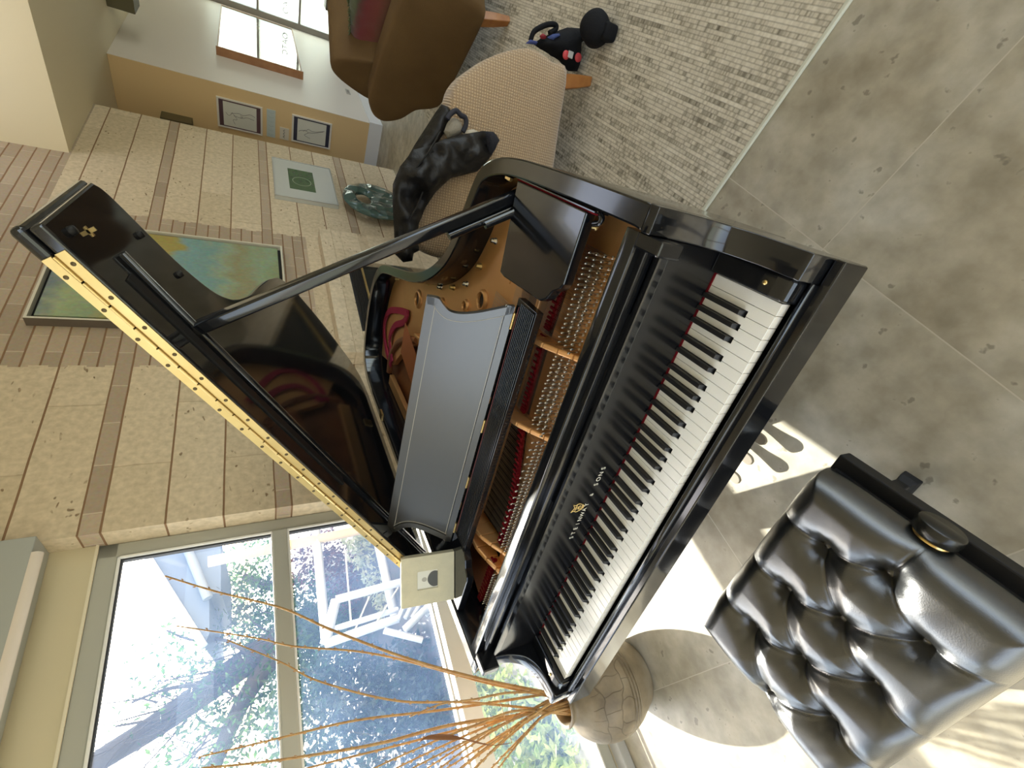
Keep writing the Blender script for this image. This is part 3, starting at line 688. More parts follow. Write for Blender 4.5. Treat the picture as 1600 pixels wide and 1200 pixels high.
# roller blind above the window
rbt = rthing('roller_blind', 'rolled up cream roller blind in a grey cassette above the garden window', 'blind', (-.7, 2.27, 2.3))
MB().box(-2.6, 1.234, 2.265, 2.434, 2.30, 2.50).build('cassette', M('grey_blind_housing', (.36, .37, .34), .5), rbt, bevel=.004)
MB().tube([(-2.6, 2.285, 2.292), (1.165, 2.285, 2.292)], .022, 14).build('rolled_cloth', M('cream_blind_cloth', (.70, .62, .54), .8), rbt)
# fireplace
fp = rthing('fireplace', 'stone fireplace surround with a black louvred firebox below the big painting', 'fireplace', (3.0, 2.3, 0))
s = MB(); s.box(2.25, 3.78, 2.20, 2.319, .85, 1.02); s.box(3.345, 3.78, 2.20, 2.319, 0, .85); s.box(2.25, 2.47, 2.20, 2.319, 0, .85)
s.build('stone_surround', STONE2, fp, bevel=.004)
s = MB(); s.box(2.47, 3.345, 2.27, 2.319, 0, .85); s.box(2.47, 3.345, 2.205, 2.27, .835, .85)
for k in range(6): s.prism([(2.21+.004*k, .832-.017*k), (2.225+.004*k, .832-.017*k), (2.235+.004*k, .820-.017*k), (2.215+.004*k, .817-.017*k)], 2.475, 3.34, yz)
ins = s.build('firebox', M('black_iron', (.012, .012, .014), .45), fp)
MB().box(2.475, 3.34, 2.222, 2.24, .722, .738).build('brass_trim', BRASSD, fp)
MB().box(2.48, 3.335, 2.238, 2.244, .05, .715).build('firebox_glass', M('dark_glass', (.01, .012, .012), .06), fp)
# far glazed door
dr = rthing('door_1', 'grey framed glazed side door at the far end of the pale wall', 'door', (9.9, 2.0, .19)); dr['kind'] = 'structure'
DF = M('door_frame_grey', (.25, .22, .19), .5)
f = MB(); f.box(9.86, 9.94, 2.075, 2.157, .19, 2.1); f.box(9.86, 9.94, 1.36, 1.405, .19, 2.1)
for z0, z1 in ((.19, .235), (.755, .785), (1.355, 1.385), (2.06, 2.1)): f.box(9.865, 9.935, 1.405, 2.075, z0, z1)
f.build('door_frame', DF, dr)
PG = M('frosted_pane', (.80, .88, .84), .4); 
g = newmat('milky_pane'); nt = g[1]; out = nt.nodes['Material Output']
t1 = N(nt, 'ShaderNodeBsdfTranslucent'); t1.inputs[0].default_value = (.86, .95, .90, 1); t2 = N(nt, 'ShaderNodeBsdfTransparent'); mx = N(nt, 'ShaderNodeMixShader'); mx.inputs[0].default_value = .75
nt.links.new(t2.outputs[0], mx.inputs[1]); nt.links.new(t1.outputs[0], mx.inputs[2]); nt.links.new(mx.outputs[0], out.inputs[0])
for z0, z1 in ((.235, .755), (.785, 1.355), (1.385, 2.06)): pn = MB().box(9.895, 9.903, 1.405, 2.075, z0, z1).build('door_pane', g[0], dr)
text_mesh('pane_lettering', 'OATC', lambda x, y, d_: (9.862, 1.998-x, .935+y-d_), .115, M('pale_ink', (.42, .43, .43), .6), dr, 'LEFT')
sh_ = rthing('shelf_unit', 'dark brown shelf unit with small objects at the far end beside the glazed door', 'shelf', (9.7, 1.45, 0))
DKW = M('dark_brown_wood', (.07, .05, .035), .6)
f = MB(); f.box(9.55, 9.84, 1.66, 1.70, 0, .42); f.box(9.55, 9.84, 1.2, 1.24, 0, .42)
for z0 in (0.02, .20, .39): f.box(9.55, 9.84, 1.2, 1.70, z0, z0+.035)
f.build('shelf_body', DKW, sh_); 
struct(rmesh(MB().box(9.845, 9.899, -4, 2.14, 0, .12), 'baseboard_end', BB))
# --- things on the walls
# large painting
def paint_mat():
    m, nt, p = newmat('abstract_paint'); L_ = nt.links
    tc = N(nt, 'ShaderNodeTexCoord'); mp = N(nt, 'ShaderNodeMapping'); mp.inputs['Scale'].default_value = (2.2, 1, 1.6); L_.new(tc.outputs['Object'], mp.inputs[0])
    n0 = N(nt, 'ShaderNodeTexNoise'); n0.inputs['Scale'].default_value = 2.2; n0.inputs['Detail'].default_value = 9; n0.inputs['Distortion'].default_value = .5; L_.new(mp.outputs[0], n0.inputs['Vector'])
    sp = N(nt, 'ShaderNodeSeparateXYZ'); L_.new(tc.outputs['Object'], sp.inputs[0])
    hz = math2(nt, 'ADD', sp.outputs['Z'], math2(nt, 'MULTIPLY', math2(nt, 'SUBTRACT', n0.outputs['Fac'], .5), .5))
    f_ = math2(nt, 'DIVIDE', math2(nt, 'ADD', hz, .65), 1.3)
    r = ramp(nt, [(0, (.22, .27, .13)), (.10, (.24, .32, .20)), (.22, (.26, .24, .12)), (.32, (.27, .33, .22)), (.40, (.17, .30, .28)), (.52, (.19, .33, .33)), (.58, (.33, .27, .07)), (.72, (.34, .28, .08)), (.80, (.22, .30, .16)), (.90, (.30, .36, .18)), (1, (.12, .16, .18))]); L_.new(f_, r.inputs[0])
    n1 = N(nt, 'ShaderNodeTexNoise'); n1.inputs['Scale'].default_value = 24; n1.inputs['Detail'].default_value = 6; L_.new(mp.outputs[0], n1.inputs['Vector'])
    c = mixc(nt, .45, r.outputs[0], n1.outputs['Color'], 'SOFT_LIGHT')
    L_.new(c, p.inputs['Base Color']); setp(p, Roughness=.5, **{'Coat Weight': .35, 'Coat Roughness': .04}); return m
pt = rthing('painting', 'large abstract green, ochre and blue painting on the brick panel', 'painting', (3.05, 2.30, 1.95))
P0, P1, Z0, Z1 = 2.545, 3.53, 1.315, 2.60
f = MB(); f.box(P0, P0+.012, 2.262, 2.319, Z0, Z1).box(P1-.012, P1, 2.262, 2.319, Z0, Z1).box(P0+.012, P1-.012, 2.262, 2.319, Z0, Z0+.012).box(P0+.012, P1-.012, 2.262, 2.319, Z1-.012, Z1)
f.build('picture_frame', M('pale_frame_edge', (.62, .58, .47), .45), pt)
f = MB(); f.box(P0+.012, P1-.012, 2.300, 2.318, Z0+.012, Z1-.012); f.build('frame_backing', BLKM, pt)
f = MB(); f.box(P0-.001, P0, 2.264, 2.319, Z0, Z1).box(P0, P1, 2.264, 2.319, Z0-.001, Z0); f.build('frame_side', M('dark_frame_side', (.11, .085, .065), .5), pt)
MB().box(P0+.034, P1-.034, 2.272, 2.2995, Z0+.034, Z1-.034).build('canvas', paint_mat(), pt)
# small framed print with a green square
sp_ = rthing('framed_print', 'small grey framed print of a green square with a thin ring, on the stone wall', 'picture', (4.76, 2.31, 1.05))
a0, a1, z0, z1 = 4.385, 5.165, .775, 1.332
f = MB().box(a0, a1, 2.285, 2.319, z0, z1); f.build('print_mount', M('pale_mount', (.50, .51, .47), .05, spec=.7), sp_)
MB().box(a0, a0+.008, 2.278, 2.285, z0, z1).box(a1-.008, a1, 2.278, 2.285, z0, z1).box(a0, a1, 2.278, 2.285, z0, z0+.008).box(a0, a1, 2.278, 2.285, z1-.008, z1).build('picture_frame', M('silver_frame', (.5, .5, .48), .3, .8), sp_)
MB().box(4.575, 4.99, 2.2835, 2.285, .965, 1.197).build('green_square', M('print_green', (.035, .085, .022), .10, vary=(30, (.045, .10, .03)), spec=.6), sp_)
MB().ring([(.085*math.cos(t), .085*math.sin(t)) for t in np.linspace(0, 2*math.pi, 40)[:-1]], [(.08*math.cos(t), .08*math.sin(t)) for t in np.linspace(0, 2*math.pi, 40)[:-1]], 2.283, 2.2836, lambda u, v, w: (4.75+u, w, 1.08+v)).build('ring_mark', M('print_ring', (.25, .30, .18), .3), sp_)
# tan wall: two figure drawings, narrow strip, small card, brown box
INK = M('drawing_ink', (.16, .15, .15), .7); PAPER = M('drawing_paper', (.66, .65, .58), .35, spec=.5)
def drawing(b0, b1, z0, z1, label, strokes, matc):
    t = rthing('framed_drawing', label, 'drawing', (6.46, (b0+b1)/2, (z0+z1)/2))
    MB().box(6.452, 6.4715, b0, b0+.015, z0, z1).box(6.452, 6.4715, b1-.015, b1, z0, z1).box(6.452, 6.4715, b0+.015, b1-.015, z0, z0+.02).box(6.452, 6.4715, b0+.015, b1-.015, z1-.02, z1).build('picture_frame', M('white_frame', (.70, .66, .60), .4), t)
    MB().box(6.46, 6.4712, b0+.015, b1-.015, z0+.02, z1-.02).build('mount', M('dark_mount', matc, .5), t)
    pz0, pz1, pb0, pb1 = z0+.062, z1-.062, b0+.032, b1-.028
    MB().box(6.4585, 6.461, pb0, pb1, pz0, pz1).build('paper', PAPER, t)
    k = MB()
    for st_ in strokes:
        P = spline([(pb1-(pb1-pb0)*u, pz0+(pz1-pz0)*v) for u, v in st_], 5); k.tube([(6.4583, u, v) for u, v in P], .0022, 5)
    k.build('ink_figure', INK, t); return t
drawing(2.296, 2.618, 1.383, 1.842, 'upper dark-mounted line drawing of a leaning figure, on the tan wall', [[(.55, .93), (.45, .85), (.5, .78), (.6, .74)], [(.6, .74), (.35, .6), (.3, .72), (.12, .66)], [(.55, .78), (.62, .55), (.58, .4), (.68, .2), (.62, .05)], [(.48, .7), (.45, .45), (.52, .3), (.48, .08)], [(.55, .5), (.5, .42), (.46, .5)]], (.10, .05, .06))
drawing(2.283, 2.600, .612, 1.066, 'lower dark-mounted line drawing of a walking figure, on the tan wall', [[(.42, .95), (.5, .86), (.52, .7), (.44, .62)], [(.44, .62), (.3, .75), (.2, .55)], [(.52, .7), (.62, .62), (.56, .5), (.6, .3), (.7, .06)], [(.46, .62), (.5, .42), (.62, .2), (.66, .1)], [(.47, .8), (.56, .72)]], (.035, .035, .06))
t = rthing('narrow_print', 'narrow pale blue strip print between the two drawings on tan wall', 'print', (6.465, 2.45, 1.29))
MB().box(6.462, 6.4715, 2.297, 2.612, 1.246, 1.338).build('card', M('pale_blue_card', (.50, .56, .55), .4), t)
k = MB()
for q in range(6): k.tube(spline([(6.4617, 2.325+.05*q, 1.262), (6.4617, 2.335+.05*q, 1.295), (6.4617, 2.32+.05*q, 1.325)], 4), .002, 5)
k.build('pattern_mark', M('blue_grey_ink', (.33, .40, .40), .6), t)
t = rthing('small_card', 'small white card with three arched marks beside narrow strip print', 'card', (6.465, 2.535, 1.145))
MB().box(6.462, 6.4715, 2.468, 2.608, 1.096, 1.196).build('card', M('white_card', (.66, .60, .50), .5), t)
k = MB()
for q in range(3):
    k.tube([(6.4617, 2.502+.036*q+.012*math.cos(v), 1.14+.016*math.sin(v)) for v in np.linspace(0, math.pi, 9)], .003, 5)
k.build('arch_mark', INK, t)
tag(rmesh(MB().box(6.30, 6.4715, 2.60, 2.74, 2.085, 2.37), 'wall_box', M('olive_brown_wood', (.10, .075, .03), .6), (6.38, 2.66, 2.22), bevel=.004), 'dark olive brown box fixed high on tan wall behind stone wall end', 'box')
tag(rmesh(MB().box(6.9, 7.25, 1.62, 1.86, 2.53, 2.7565), 'hanging_box', M('dark_olive_box', (.10, .085, .04), .6), (7.1, 1.74, 2.64), bevel=.004), 'dark olive box hung under the soffit at the upper edge', 'box')
# pale wall: long wood-edged glossy picture, reflected rocks painted into its colour, switch plates
def reflected_rock_mat():
    m, nt, p = newmat('reflected_rock_print'); L_ = nt.links
    tc = N(nt, 'ShaderNodeTexCoord'); sp = N(nt, 'ShaderNodeSeparateXYZ'); L_.new(tc.outputs['Object'], sp.inputs[0])
    mp = N(nt, 'ShaderNodeMapping'); mp.inputs['Scale'].default_value = (.6, 1, 2); L_.new(tc.outputs['Object'], mp.inputs[0])
    n1 = N(nt, 'ShaderNodeTexNoise'); n1.inputs['Scale'].default_value = 4; n1.inputs['Detail'].default_value = 9; L_.new(mp.outputs[0], n1.inputs['Vector'])
    cl = ramp(nt, [(.35, (.70, .76, .86)), (.6, (.86, .88, .90))]); L_.new(n1.outputs['Fac'], cl.inputs[0])
    rk = ramp(nt, [(.35, (.10, .10, .09)), (.5, (.28, .27, .23)), (.65, (.45, .44, .38))]); L_.new(n1.outputs['Fac'], rk.inputs[0])
    hz = math2(nt, 'LESS_THAN', sp.outputs['Z'], 5.0)
    L_.new(mixc(nt, hz, cl.outputs[0], rk.outputs[0]), p.inputs['Base Color']); setp(p, Roughness=.03, **{'Specular IOR Level': 1.0, 'Coat Weight': 1.0, 'Coat Roughness': .01}); return m
dp_ = rthing('glossy_picture', 'long glossy print with a thick wooden frame side, on pale far wall', 'picture', (8.45, 2.15, 1.36))
LM = reflected_rock_mat()
MB().box(7.42, 9.62, 2.125, 2.1565, .90, 1.84).build('print_panel', LM, dp_)
WD = M('orange_brown_wood', (.30, .13, .05), .4, vary=(12, (.36, .17, .07)))
MB().box(7.40, 7.42, 2.062, 2.1565, .885, 1.855).build('frame_side', WD, dp_)
MB().box(7.42, 9.64, 2.118, 2.1565, .885, .90).box(7.42, 9.64, 2.118, 2.1565, 1.84, 1.855).box(9.62, 9.64, 2.118, 2.1565, .90, 1.84).build('picture_frame', WD, dp_)
for k, (a_, lab) in enumerate(((7.45, 'white switch plate low on pale wall, nearer the tan wall corner'), (9.05, 'white switch plate low on pale wall, nearer the glazed door'))):
    t = rthing('wall_socket', lab, 'socket', (a_, 2.155, .31)); MB().box(a_-.09, a_+.09, 2.150, 2.1565, .28, .335).build('plate', M('socket_grey', (.45, .42, .38), .5) if k == 0 else bpy.data.materials['socket_grey'], t, bevel=.002)
    MB().box(a_-.05, a_+.05, 2.147, 2.150, .295, .32).build('socket_insert', M('socket_dark', (.25, .23, .21), .5), t)
# rug
def rug_mat():
    m, nt, p = newmat('striped_wool_rug'); L_ = nt.links
    tc = N(nt, 'ShaderNodeTexCoord'); mp = N(nt, 'ShaderNodeMapping'); mp.inputs['Rotation'].default_value[2] = math.radians(-5); L_.new(tc.outputs['Object'], mp.inputs[0])
    sp = N(nt, 'ShaderNodeSeparateXYZ'); L_.new(mp.outputs[0], sp.inputs[0])
    T = .0145; row = math2(nt, 'FLOOR', math2(nt, 'DIVIDE', sp.outputs['Y'], T)); fy = math2(nt, 'FRACT', math2(nt, 'DIVIDE', sp.outputs['Y'], T))
    cb = N(nt, 'ShaderNodeCombineXYZ'); L_.new(math2(nt, 'MULTIPLY', sp.outputs['X'], 3.2), cb.inputs[0]); L_.new(math2(nt, 'MULTIPLY', row, 7.31), cb.inputs[1])
    n1 = N(nt, 'ShaderNodeTexNoise'); n1.inputs['Scale'].default_value = 1; n1.inputs['Detail'].default_value = 4; n1.inputs['Roughness'].default_value = .7; L_.new(cb.outputs[0], n1.inputs['Vector'])
    c2 = N(nt, 'ShaderNodeCombineXYZ'); L_.new(math2(nt, 'MULTIPLY', sp.outputs['X'], 75.0), c2.inputs[0]); L_.new(math2(nt, 'MULTIPLY', row, 3.17), c2.inputs[1])
    n2 = N(nt, 'ShaderNodeTexNoise'); n2.inputs['Scale'].default_value = 1; n2.inputs['Detail'].default_value = 1; L_.new(c2.outputs[0], n2.inputs['Vector'])
    s_ = math2(nt, 'ADD', math2(nt, 'MULTIPLY', n1.outputs['Fac'], .66), math2(nt, 'MULTIPLY', n2.outputs['Fac'], .34))
    gap = math2(nt, 'MULTIPLY', math2(nt, 'LESS_THAN', math2(nt, 'ABSOLUTE', math2(nt, 'SUBTRACT', fy, .5)), .36), 1.0)
    r = ramp(nt, [(.34, (.17, .15, .11)), (.43, (.40, .355, .27)), (.50, (.62, .56, .44)), (.62, (.76, .70, .57))]); L_.new(s_, r.inputs[0])
    col = mixc(nt, gap, mixc(nt, .38, r.outputs[0], (.18, .155, .115)), r.outputs[0])
    L_.new(col, p.inputs['Base Color']); setp(p, Roughness=.95, **{'Specular IOR Level': .1})
    b = N(nt, 'ShaderNodeBump'); b.inputs['Strength'].default_value = .7; b.inputs['Distance'].default_value = .006; L_.new(math2(nt, 'MULTIPLY', gap, s_), b.inputs['Height']); L_.new(b.outputs[0], p.inputs['Normal']); return m
rg = rmesh(MB().box(1.228, 5.25, -3.2, 1.385, 0.0005, .011), 'rug', rug_mat(), (3.2, -.6, 0))
tag(rg, 'large striped grey and cream woven rug under the armchairs', 'rug')
bd = MB().box(1.214, 1.229, -3.2, 1.385, 0.0005, .013).build('bound_edge', M('cream_binding', (.62, .62, .50), .8), rg, bevel=.003)
# ------------------------------------------------------------------ piano bench
bench = thing('piano_bench', 'black tufted leather piano bench in front of the keyboard', 'bench', (.65, -.32, 0))
X0, X1, Y0, Y1 = .332, .908, -.524, -.102
btn = [(.463+.144*k, -.420) for k in range(3)]+[(.369+.148*k, -.316) for k in range(4)]+[(.474+.148*k, -.212) for k in range(3)]
cre = []
for i, p in enumerate(btn):
    for q in btn[i+1:]:
        if abs(abs(p[1]-q[1])-.104) < .01 and abs(p[0]-q[0]) < .125: cre.append((p, q))
for x, y in btn:
    if y < -.4: cre.append(((x, y), (x+.05, Y0-.02) if x > .7 else (x-.012, Y0-.02)))
    if y > -.23: cre.append(((x, y), (x+.004, Y1+.02)))
    if x < .38: cre += [((x, y), (X0-.02, y+.012))]
    if x > .80: cre += [((x, y), (X1+.02, y-.012))]
for q in (((.463, -.420), (X0-.02, -.47)), ((.474, -.212), (X0+.02, Y1+.02))): pass
nx, ny = 190, 124
xs = np.linspace(0, 1, nx); ys = np.linspace(0, 1, ny)
GX, GY = np.meshgrid(X0+(X1-X0)*xs, Y0+(Y1-Y0)*ys, indexing='ij')
ed = np.minimum(np.minimum(GX-X0, X1-GX), np.minimum(GY-Y0, Y1-GY))
R_ = .058; t = np.clip(ed/R_, 0, 1); dome = np.sqrt(np.clip(1-(1-t)**2, 0, 1))
cx = (GX-(X0+X1)/2)/(X1-X0)*2; cy = (GY-(Y0+Y1)/2)/(Y1-Y0)*2
H = .408+.080*dome+.014*(1-cx**2)*(1-cy**2)+.006
bd_ = np.min([np.hypot(GX-x, GY-y) for x, y in btn], axis=0)
def segd(p, q):
    px_, py_ = p; dx, dy = q[0]-px_, q[1]-py_; L2 = dx*dx+dy*dy
    tt = np.clip(((GX-px_)*dx+(GY-py_)*dy)/L2, 0, 1); return np.hypot(GX-px_-tt*dx, GY-py_-tt*dy), tt
cd_ = np.full_like(GX, 9.0)
for p, q in cre:
    dd, tt = segd(p, q); cd_ = np.minimum(cd_, dd)
H -= dome*(.0050*np.exp(-(cd_/.0030)**2)+.0125*np.exp(-(cd_/.024)**2))
H -= dome*(.032*np.exp(-(bd_/.021)**1.5)+.012*np.exp(-(bd_/.060)**2))
ang = np.zeros_like(GX)
for x, y in btn:
    rr = np.hypot(GX-x, GY-y); th_ = np.arctan2(GY-y, GX-x)
    H += dome*.0005*np.sin(9*th_+x*40)*np.exp(-((rr-.03)/.014)**2)
SX, SY = cx.copy(), cy.copy()
GX = (X0+X1)/2+(X1-X0)/2*SX*np.sqrt(1-.055*np.abs(SY)**6)
GY = (Y0+Y1)/2+(Y1-Y0)/2*SY*np.sqrt(1-.085*np.abs(SX)**8)
m = MB(); vs = [(GX[i, j], GY[i, j], H[i, j]) for i in range(nx) for j in range(ny)]
m.add(vs, [(i*ny+j, (i+1)*ny+j, (i+1)*ny+j+1, i*ny+j+1) for i in range(nx-1) for j in range(ny-1)], True)
bo = [(i, 0) for i in range(nx)]+[(nx-1, j) for j in range(1, ny)]+[(i, ny-1) for i in range(nx-2, -1, -1)]+[(0, j) for j in range(ny-2, 0, -1)]
o = len(m.v); m.v += [(GX[i, j], GY[i, j], .400) for i, j in bo]
for k in range(len(bo)):
    k2 = (k+1) % len(bo); i, j = bo[k]; i2, j2 = bo[k2]; m.f.append((i*ny+j, o+k, o+k2, i2*ny+j2)); m.sm.append(True)
m.f.append(tuple(range(o, o+len(bo)))); m.sm.append(False)
cush = m.build('cushion', LEATHER, bench)
for x, y in btn:
    i = int((x-X0)/(X1-X0)*(nx-1)); j = int((y-Y0)/(Y1-Y0)*(ny-1)); z = H[i, j]
    MB().lathe([(.010, z-.002), (.0095, z+.002), (.006, z+.0045), (0, z+.0052)], (x, y, 0), 16).build('button', LEATHER, cush)
MB().box(X0+.012, X1-.010, Y0+.012, Y1-.012, .36, .402).box(X0-.012, X1+.022, Y0-.004, Y1-.002, .330, .374).build('seat_frame', BLKM, bench, bevel=.004)
kb = MB().lathe([(.012, 0), (.014, .010), (.036, .012), (.040, .016), (.040, .036), (.037, .040), (0, .040)], (X1-.008, -.318, .412), 32, ax=(1, 0, 0.0)).build('height_knob', M('black_knob', (.012, .012, .010), .25), bench)
MB().lathe([(.032, .004), (.032, .008), (.025, .012)], (X1-.007, -.318, .412), 20, ax=(1, 0, 0)).build('knob_collar', BRASS, kb)
for x in (.43, .822):
    for y in (-.165, -.455):
        sx = 1 if x > .6 else -1; lg = MB(); sec = [(.335, .026, 0), (.22, .021, 0), (.10, .017, 0), (.045, .016, .002), (.022, .021, .008), (0, .023, .012)]
        vs = []; fs = []
        for z, w_, d_ in sec: vs += [(x+sx*d_+ax_*w_, y+ay_*w_, z) for ax_, ay_ in ((-1, -1), (1, -1), (1, 1), (-1, 1))]
        for i in range(len(sec)-1):
            for k in range(4): fs.append((i*4+k, i*4+(k+1) % 4, i*4+4+(k+1) % 4, i*4+4+k))
        fs += [(0, 1, 2, 3), tuple(len(sec)*4-4+k for k in (3, 2, 1, 0))]
        lg.add(vs, fs).build('leg', BLKM, bench, bevel=.003)
# ------------------------------------------------------------------ framed photograph on the piano
B0 = np.array([.12, .439, .9535]); B1 = np.array([-.025, .357, .9535]); ux = B0-B1; wd = np.linalg.norm(ux); ux /= wd
nf = np.array([ux[1], -ux[0], 0]); lean_ = math.radians(9); up_ = np.array([0, 0, math.cos(lean_)])-nf*math.sin(lean_)
nn = np.cross(ux, up_); nn = nn if nn @ nf > 0 else -nn
def PF(u, v, w_): return tuple(B1+ux*u+up_*v+nn*w_)
pfm = thing('photo_frame', 'square cream photo frame with tiny portrait, standing on left music desk panel', 'picture frame', tuple((B0+B1)/2))
CREAM = M('cream_cloth_frame', (.50, .46, .33), .75, bump=(90, .25), vary=(24, (.56, .51, .36)))
hgt = .176; c0, c1, d0, d1 = wd*.32, wd*.685, hgt*.32, hgt*.70
MB().ring([(0, 0), (wd, 0), (wd, hgt), (0, hgt)], [(c0, d0), (c1, d0), (c1, d1), (c0, d1)], -.022, 0, PF, False).build('frame_border', CREAM, pfm, bevel=.002)
MB().box(c0-.004, c1+.004, d0-.004, d1+.004, -.008, -.004, PF).build('photo_print', M('photo_paper', (.62, .60, .52), .4), pfm)
fg = MB(); mid = (c0+c1)/2
fg.prism(spline([(mid-.026, d0+.0), (mid-.027, d0+.014), (mid-.019, d0+.026), (mid-.006, d0+.033), (mid+.008, d0+.032), (mid+.021, d0+.024), (mid+.026, d0+.012), (mid+.024, d0+.0)], 4), -.004, -.0035, PF)
fg.build('printed_jacket', M('photo_dark', (.05, .05, .045), .5), pfm)
MB().prism([(mid+.001+.0075*math.cos(q), d0+.044+.0085*math.sin(q)) for q in np.linspace(0, 6.28, 20)[:-1]], -.004, -.0034, PF).build('printed_face', M('photo_grey', (.34, .32, .27), .5), pfm)
MB().box(wd*.2, wd*.8, 0.0, hgt*.7, -.03, -.0225, PF).prism([(0, 0), (-.055, 0), (0, .11)], wd*.44, wd*.56, lambda u, v, w_: PF(w_, v+.004 if v else .010-u*.16, u-.026)).build('easel_back', M('dark_card', (.03, .028, .025), .7), pfm)
# ------------------------------------------------------------------ clay pot and stems
PX = np.array([-.66, .12, 0])
pot = thing('clay_pot', 'squat brown clay pot with scored bands, on the floor left of the piano', 'pot', tuple(PX))
def clay():
    m, nt, p = newmat('scored_clay'); L_ = nt.links
    tc = N(nt, 'ShaderNodeTexCoord'); sp = N(nt, 'ShaderNodeSeparateXYZ'); L_.new(tc.outputs['Object'], sp.inputs[0])
    n1 = N(nt, 'ShaderNodeTexNoise'); n1.inputs['Scale'].default_value = 9; n1.inputs['Detail'].default_value = 8; L_.new(tc.outputs['Object'], n1.inputs['Vector'])
    r = ramp(nt, [(.3, (.12, .09, .055)), (.55, (.23, .18, .115)), (.75, (.32, .27, .195))]); L_.new(n1.outputs['Fac'], r.inputs[0])
    an = math2(nt, 'DIVIDE', math2(nt, 'ARCTAN2', sp.outputs['Y'], sp.outputs['X']), 6.2832)
    cb = N(nt, 'ShaderNodeCombineXYZ'); L_.new(math2(nt, 'MULTIPLY', an, 1.3), cb.inputs[0]); L_.new(sp.outputs['Z'], cb.inputs[1])
    nw = N(nt, 'ShaderNodeTexNoise'); nw.inputs['Scale'].default_value = 6; L_.new(tc.outputs['Object'], nw.inputs['Vector'])
    vv = mixc(nt, .13, cb.outputs[0], nw.outputs['Color'])
    bk = N(nt, 'ShaderNodeTexBrick'); L_.new(vv, bk.inputs['Vector'])
    for kk, v in (('Scale', 1), ('Mortar Size', .0014), ('Mortar Smooth', .5), ('Brick Width', .062), ('Row Height', .066)): bk.inputs[kk].default_value = v
    gr = math2(nt, 'MULTIPLY', math2(nt, 'MULTIPLY', bk.outputs['Fac'], math2(nt, 'GREATER_THAN', sp.outputs['Z'], .17)), math2(nt, 'LESS_THAN', sp.outputs['Z'], .345))
    wv = N(nt, 'ShaderNodeTexWave', bands_direction='Z'); wv.inputs['Scale'].default_value = 18; wv.inputs['Distortion'].default_value = 1; L_.new(tc.outputs['Object'], wv.inputs['Vector'])
    bandm = math2(nt, 'MULTIPLY', math2(nt, 'GREATER_THAN', sp.outputs['Z'], .135), math2(nt, 'LESS_THAN', sp.outputs['Z'], .185))
    L_.new(mixc(nt, math2(nt, 'MULTIPLY', gr, .4), r.outputs[0], (.10, .07, .04)), p.inputs['Base Color']); setp(p, Roughness=.5, **{'Specular IOR Level': .4})
    h_ = math2(nt, 'ADD', math2(nt, 'MULTIPLY', gr, -1.0), math2(nt, 'MULTIPLY', math2(nt, 'MULTIPLY', wv.outputs['Fac'], bandm), .8))
    h_ = math2(nt, 'ADD', h_, math2(nt, 'MULTIPLY', n1.outputs['Fac'], .3))
    b = N(nt, 'ShaderNodeBump'); b.inputs['Strength'].default_value = .8; b.inputs['Distance'].default_value = .012; L_.new(h_, b.inputs['Height']); L_.new(b.outputs[0], p.inputs['Normal']); return m
CLAY = clay()
prof = spline([(.128, 0), (.140, .01), (.160, .05), (.187, .11), (.200, .175), (.197, .23), (.180, .285), (.145, .335), (.100, .367), (.078, .385), (.076, .40), (.084, .412), (.082, .418), (.070, .416), (.064, .40), (.064, .37)], 5)
MB().lathe(prof, PX, 56).build('pot_body', CLAY, pot)
MB().lathe([(.0, .362), (.066, .362), (.066, .366), (0, .367)], PX, 24).build('pot_mouth', M('pot_inside', (.03, .02, .012), .9), pot)
BARK = M('willow_bark', (.40, .21, .07), .5, vary=(40, (.55, .34, .13)), bump=(150, .4)); BUD = M('willow_bud', (.36, .24, .13), .6)
stems = [
 ([(868, 1088), (760, 1063), (640, 1030), (520, 985), (440, 950), (340, 925), (258, 900)], 2.10, 'tallest willow stem, arching right across both upper window panes'),
 ([(870, 1091), (760, 1067), (640, 1034), (560, 1018), (460, 1010), (400, 997), (275, 978)], 2.12, 'willow stem running just below the tallest stem, with pale buds near its tip'),
 ([(872, 1094), (740, 1098), (620, 1095), (500, 1065), (440, 1035), (355, 1000)], 2.06, 'third willow stem from the right, bowing down before its tip rises'),
 ([(872, 1096), (700, 1108), (560, 1125), (450, 1150), (400, 1162), (310, 1183)], 2.10, 'slender willow stem crossing the transom left of the three arching stems'),
 ([(873, 1098), (720, 1130), (600, 1160), (500, 1178), (400, 1192), (315, 1200)], 2.08, 'thick willow stem lowest of those that cross the transom'),
 ([(874, 1100), (730, 1137), (620, 1165), (500, 1195), (430, 1215)], 2.13, 'willow stem lying close under the thick transom crossing stem'),
 ([(873, 1092), (800, 1082), (740, 1093), (690, 1100), (640, 1120)], 2.03, 'short willow stem bearing a curled dry leaf near the sill')]
ends = [(560, 1212), (590, 1215), (618, 1214), (645, 1216), (660, 1222), (676, 1214), (690, 1225), (702, 1216), (716, 1224), (730, 1216), (742, 1228), (765, 1220)]
for k, (ex, ey) in enumerate(ends):
    sx, sy = 873+(k % 3), 1094+(k % 4)*2.5
    P = [(sx+(ex-sx)*t_, sy+(ey-sy)*(t_**(1.15+.05*(k % 5)))+((k*37) % 11-5)*.8*math.sin(3.1*t_)) for t_ in (0, .2, .4, .6, .8, 1)]
    stems.append((P, 2.04+.012*((k*5) % 9), None))
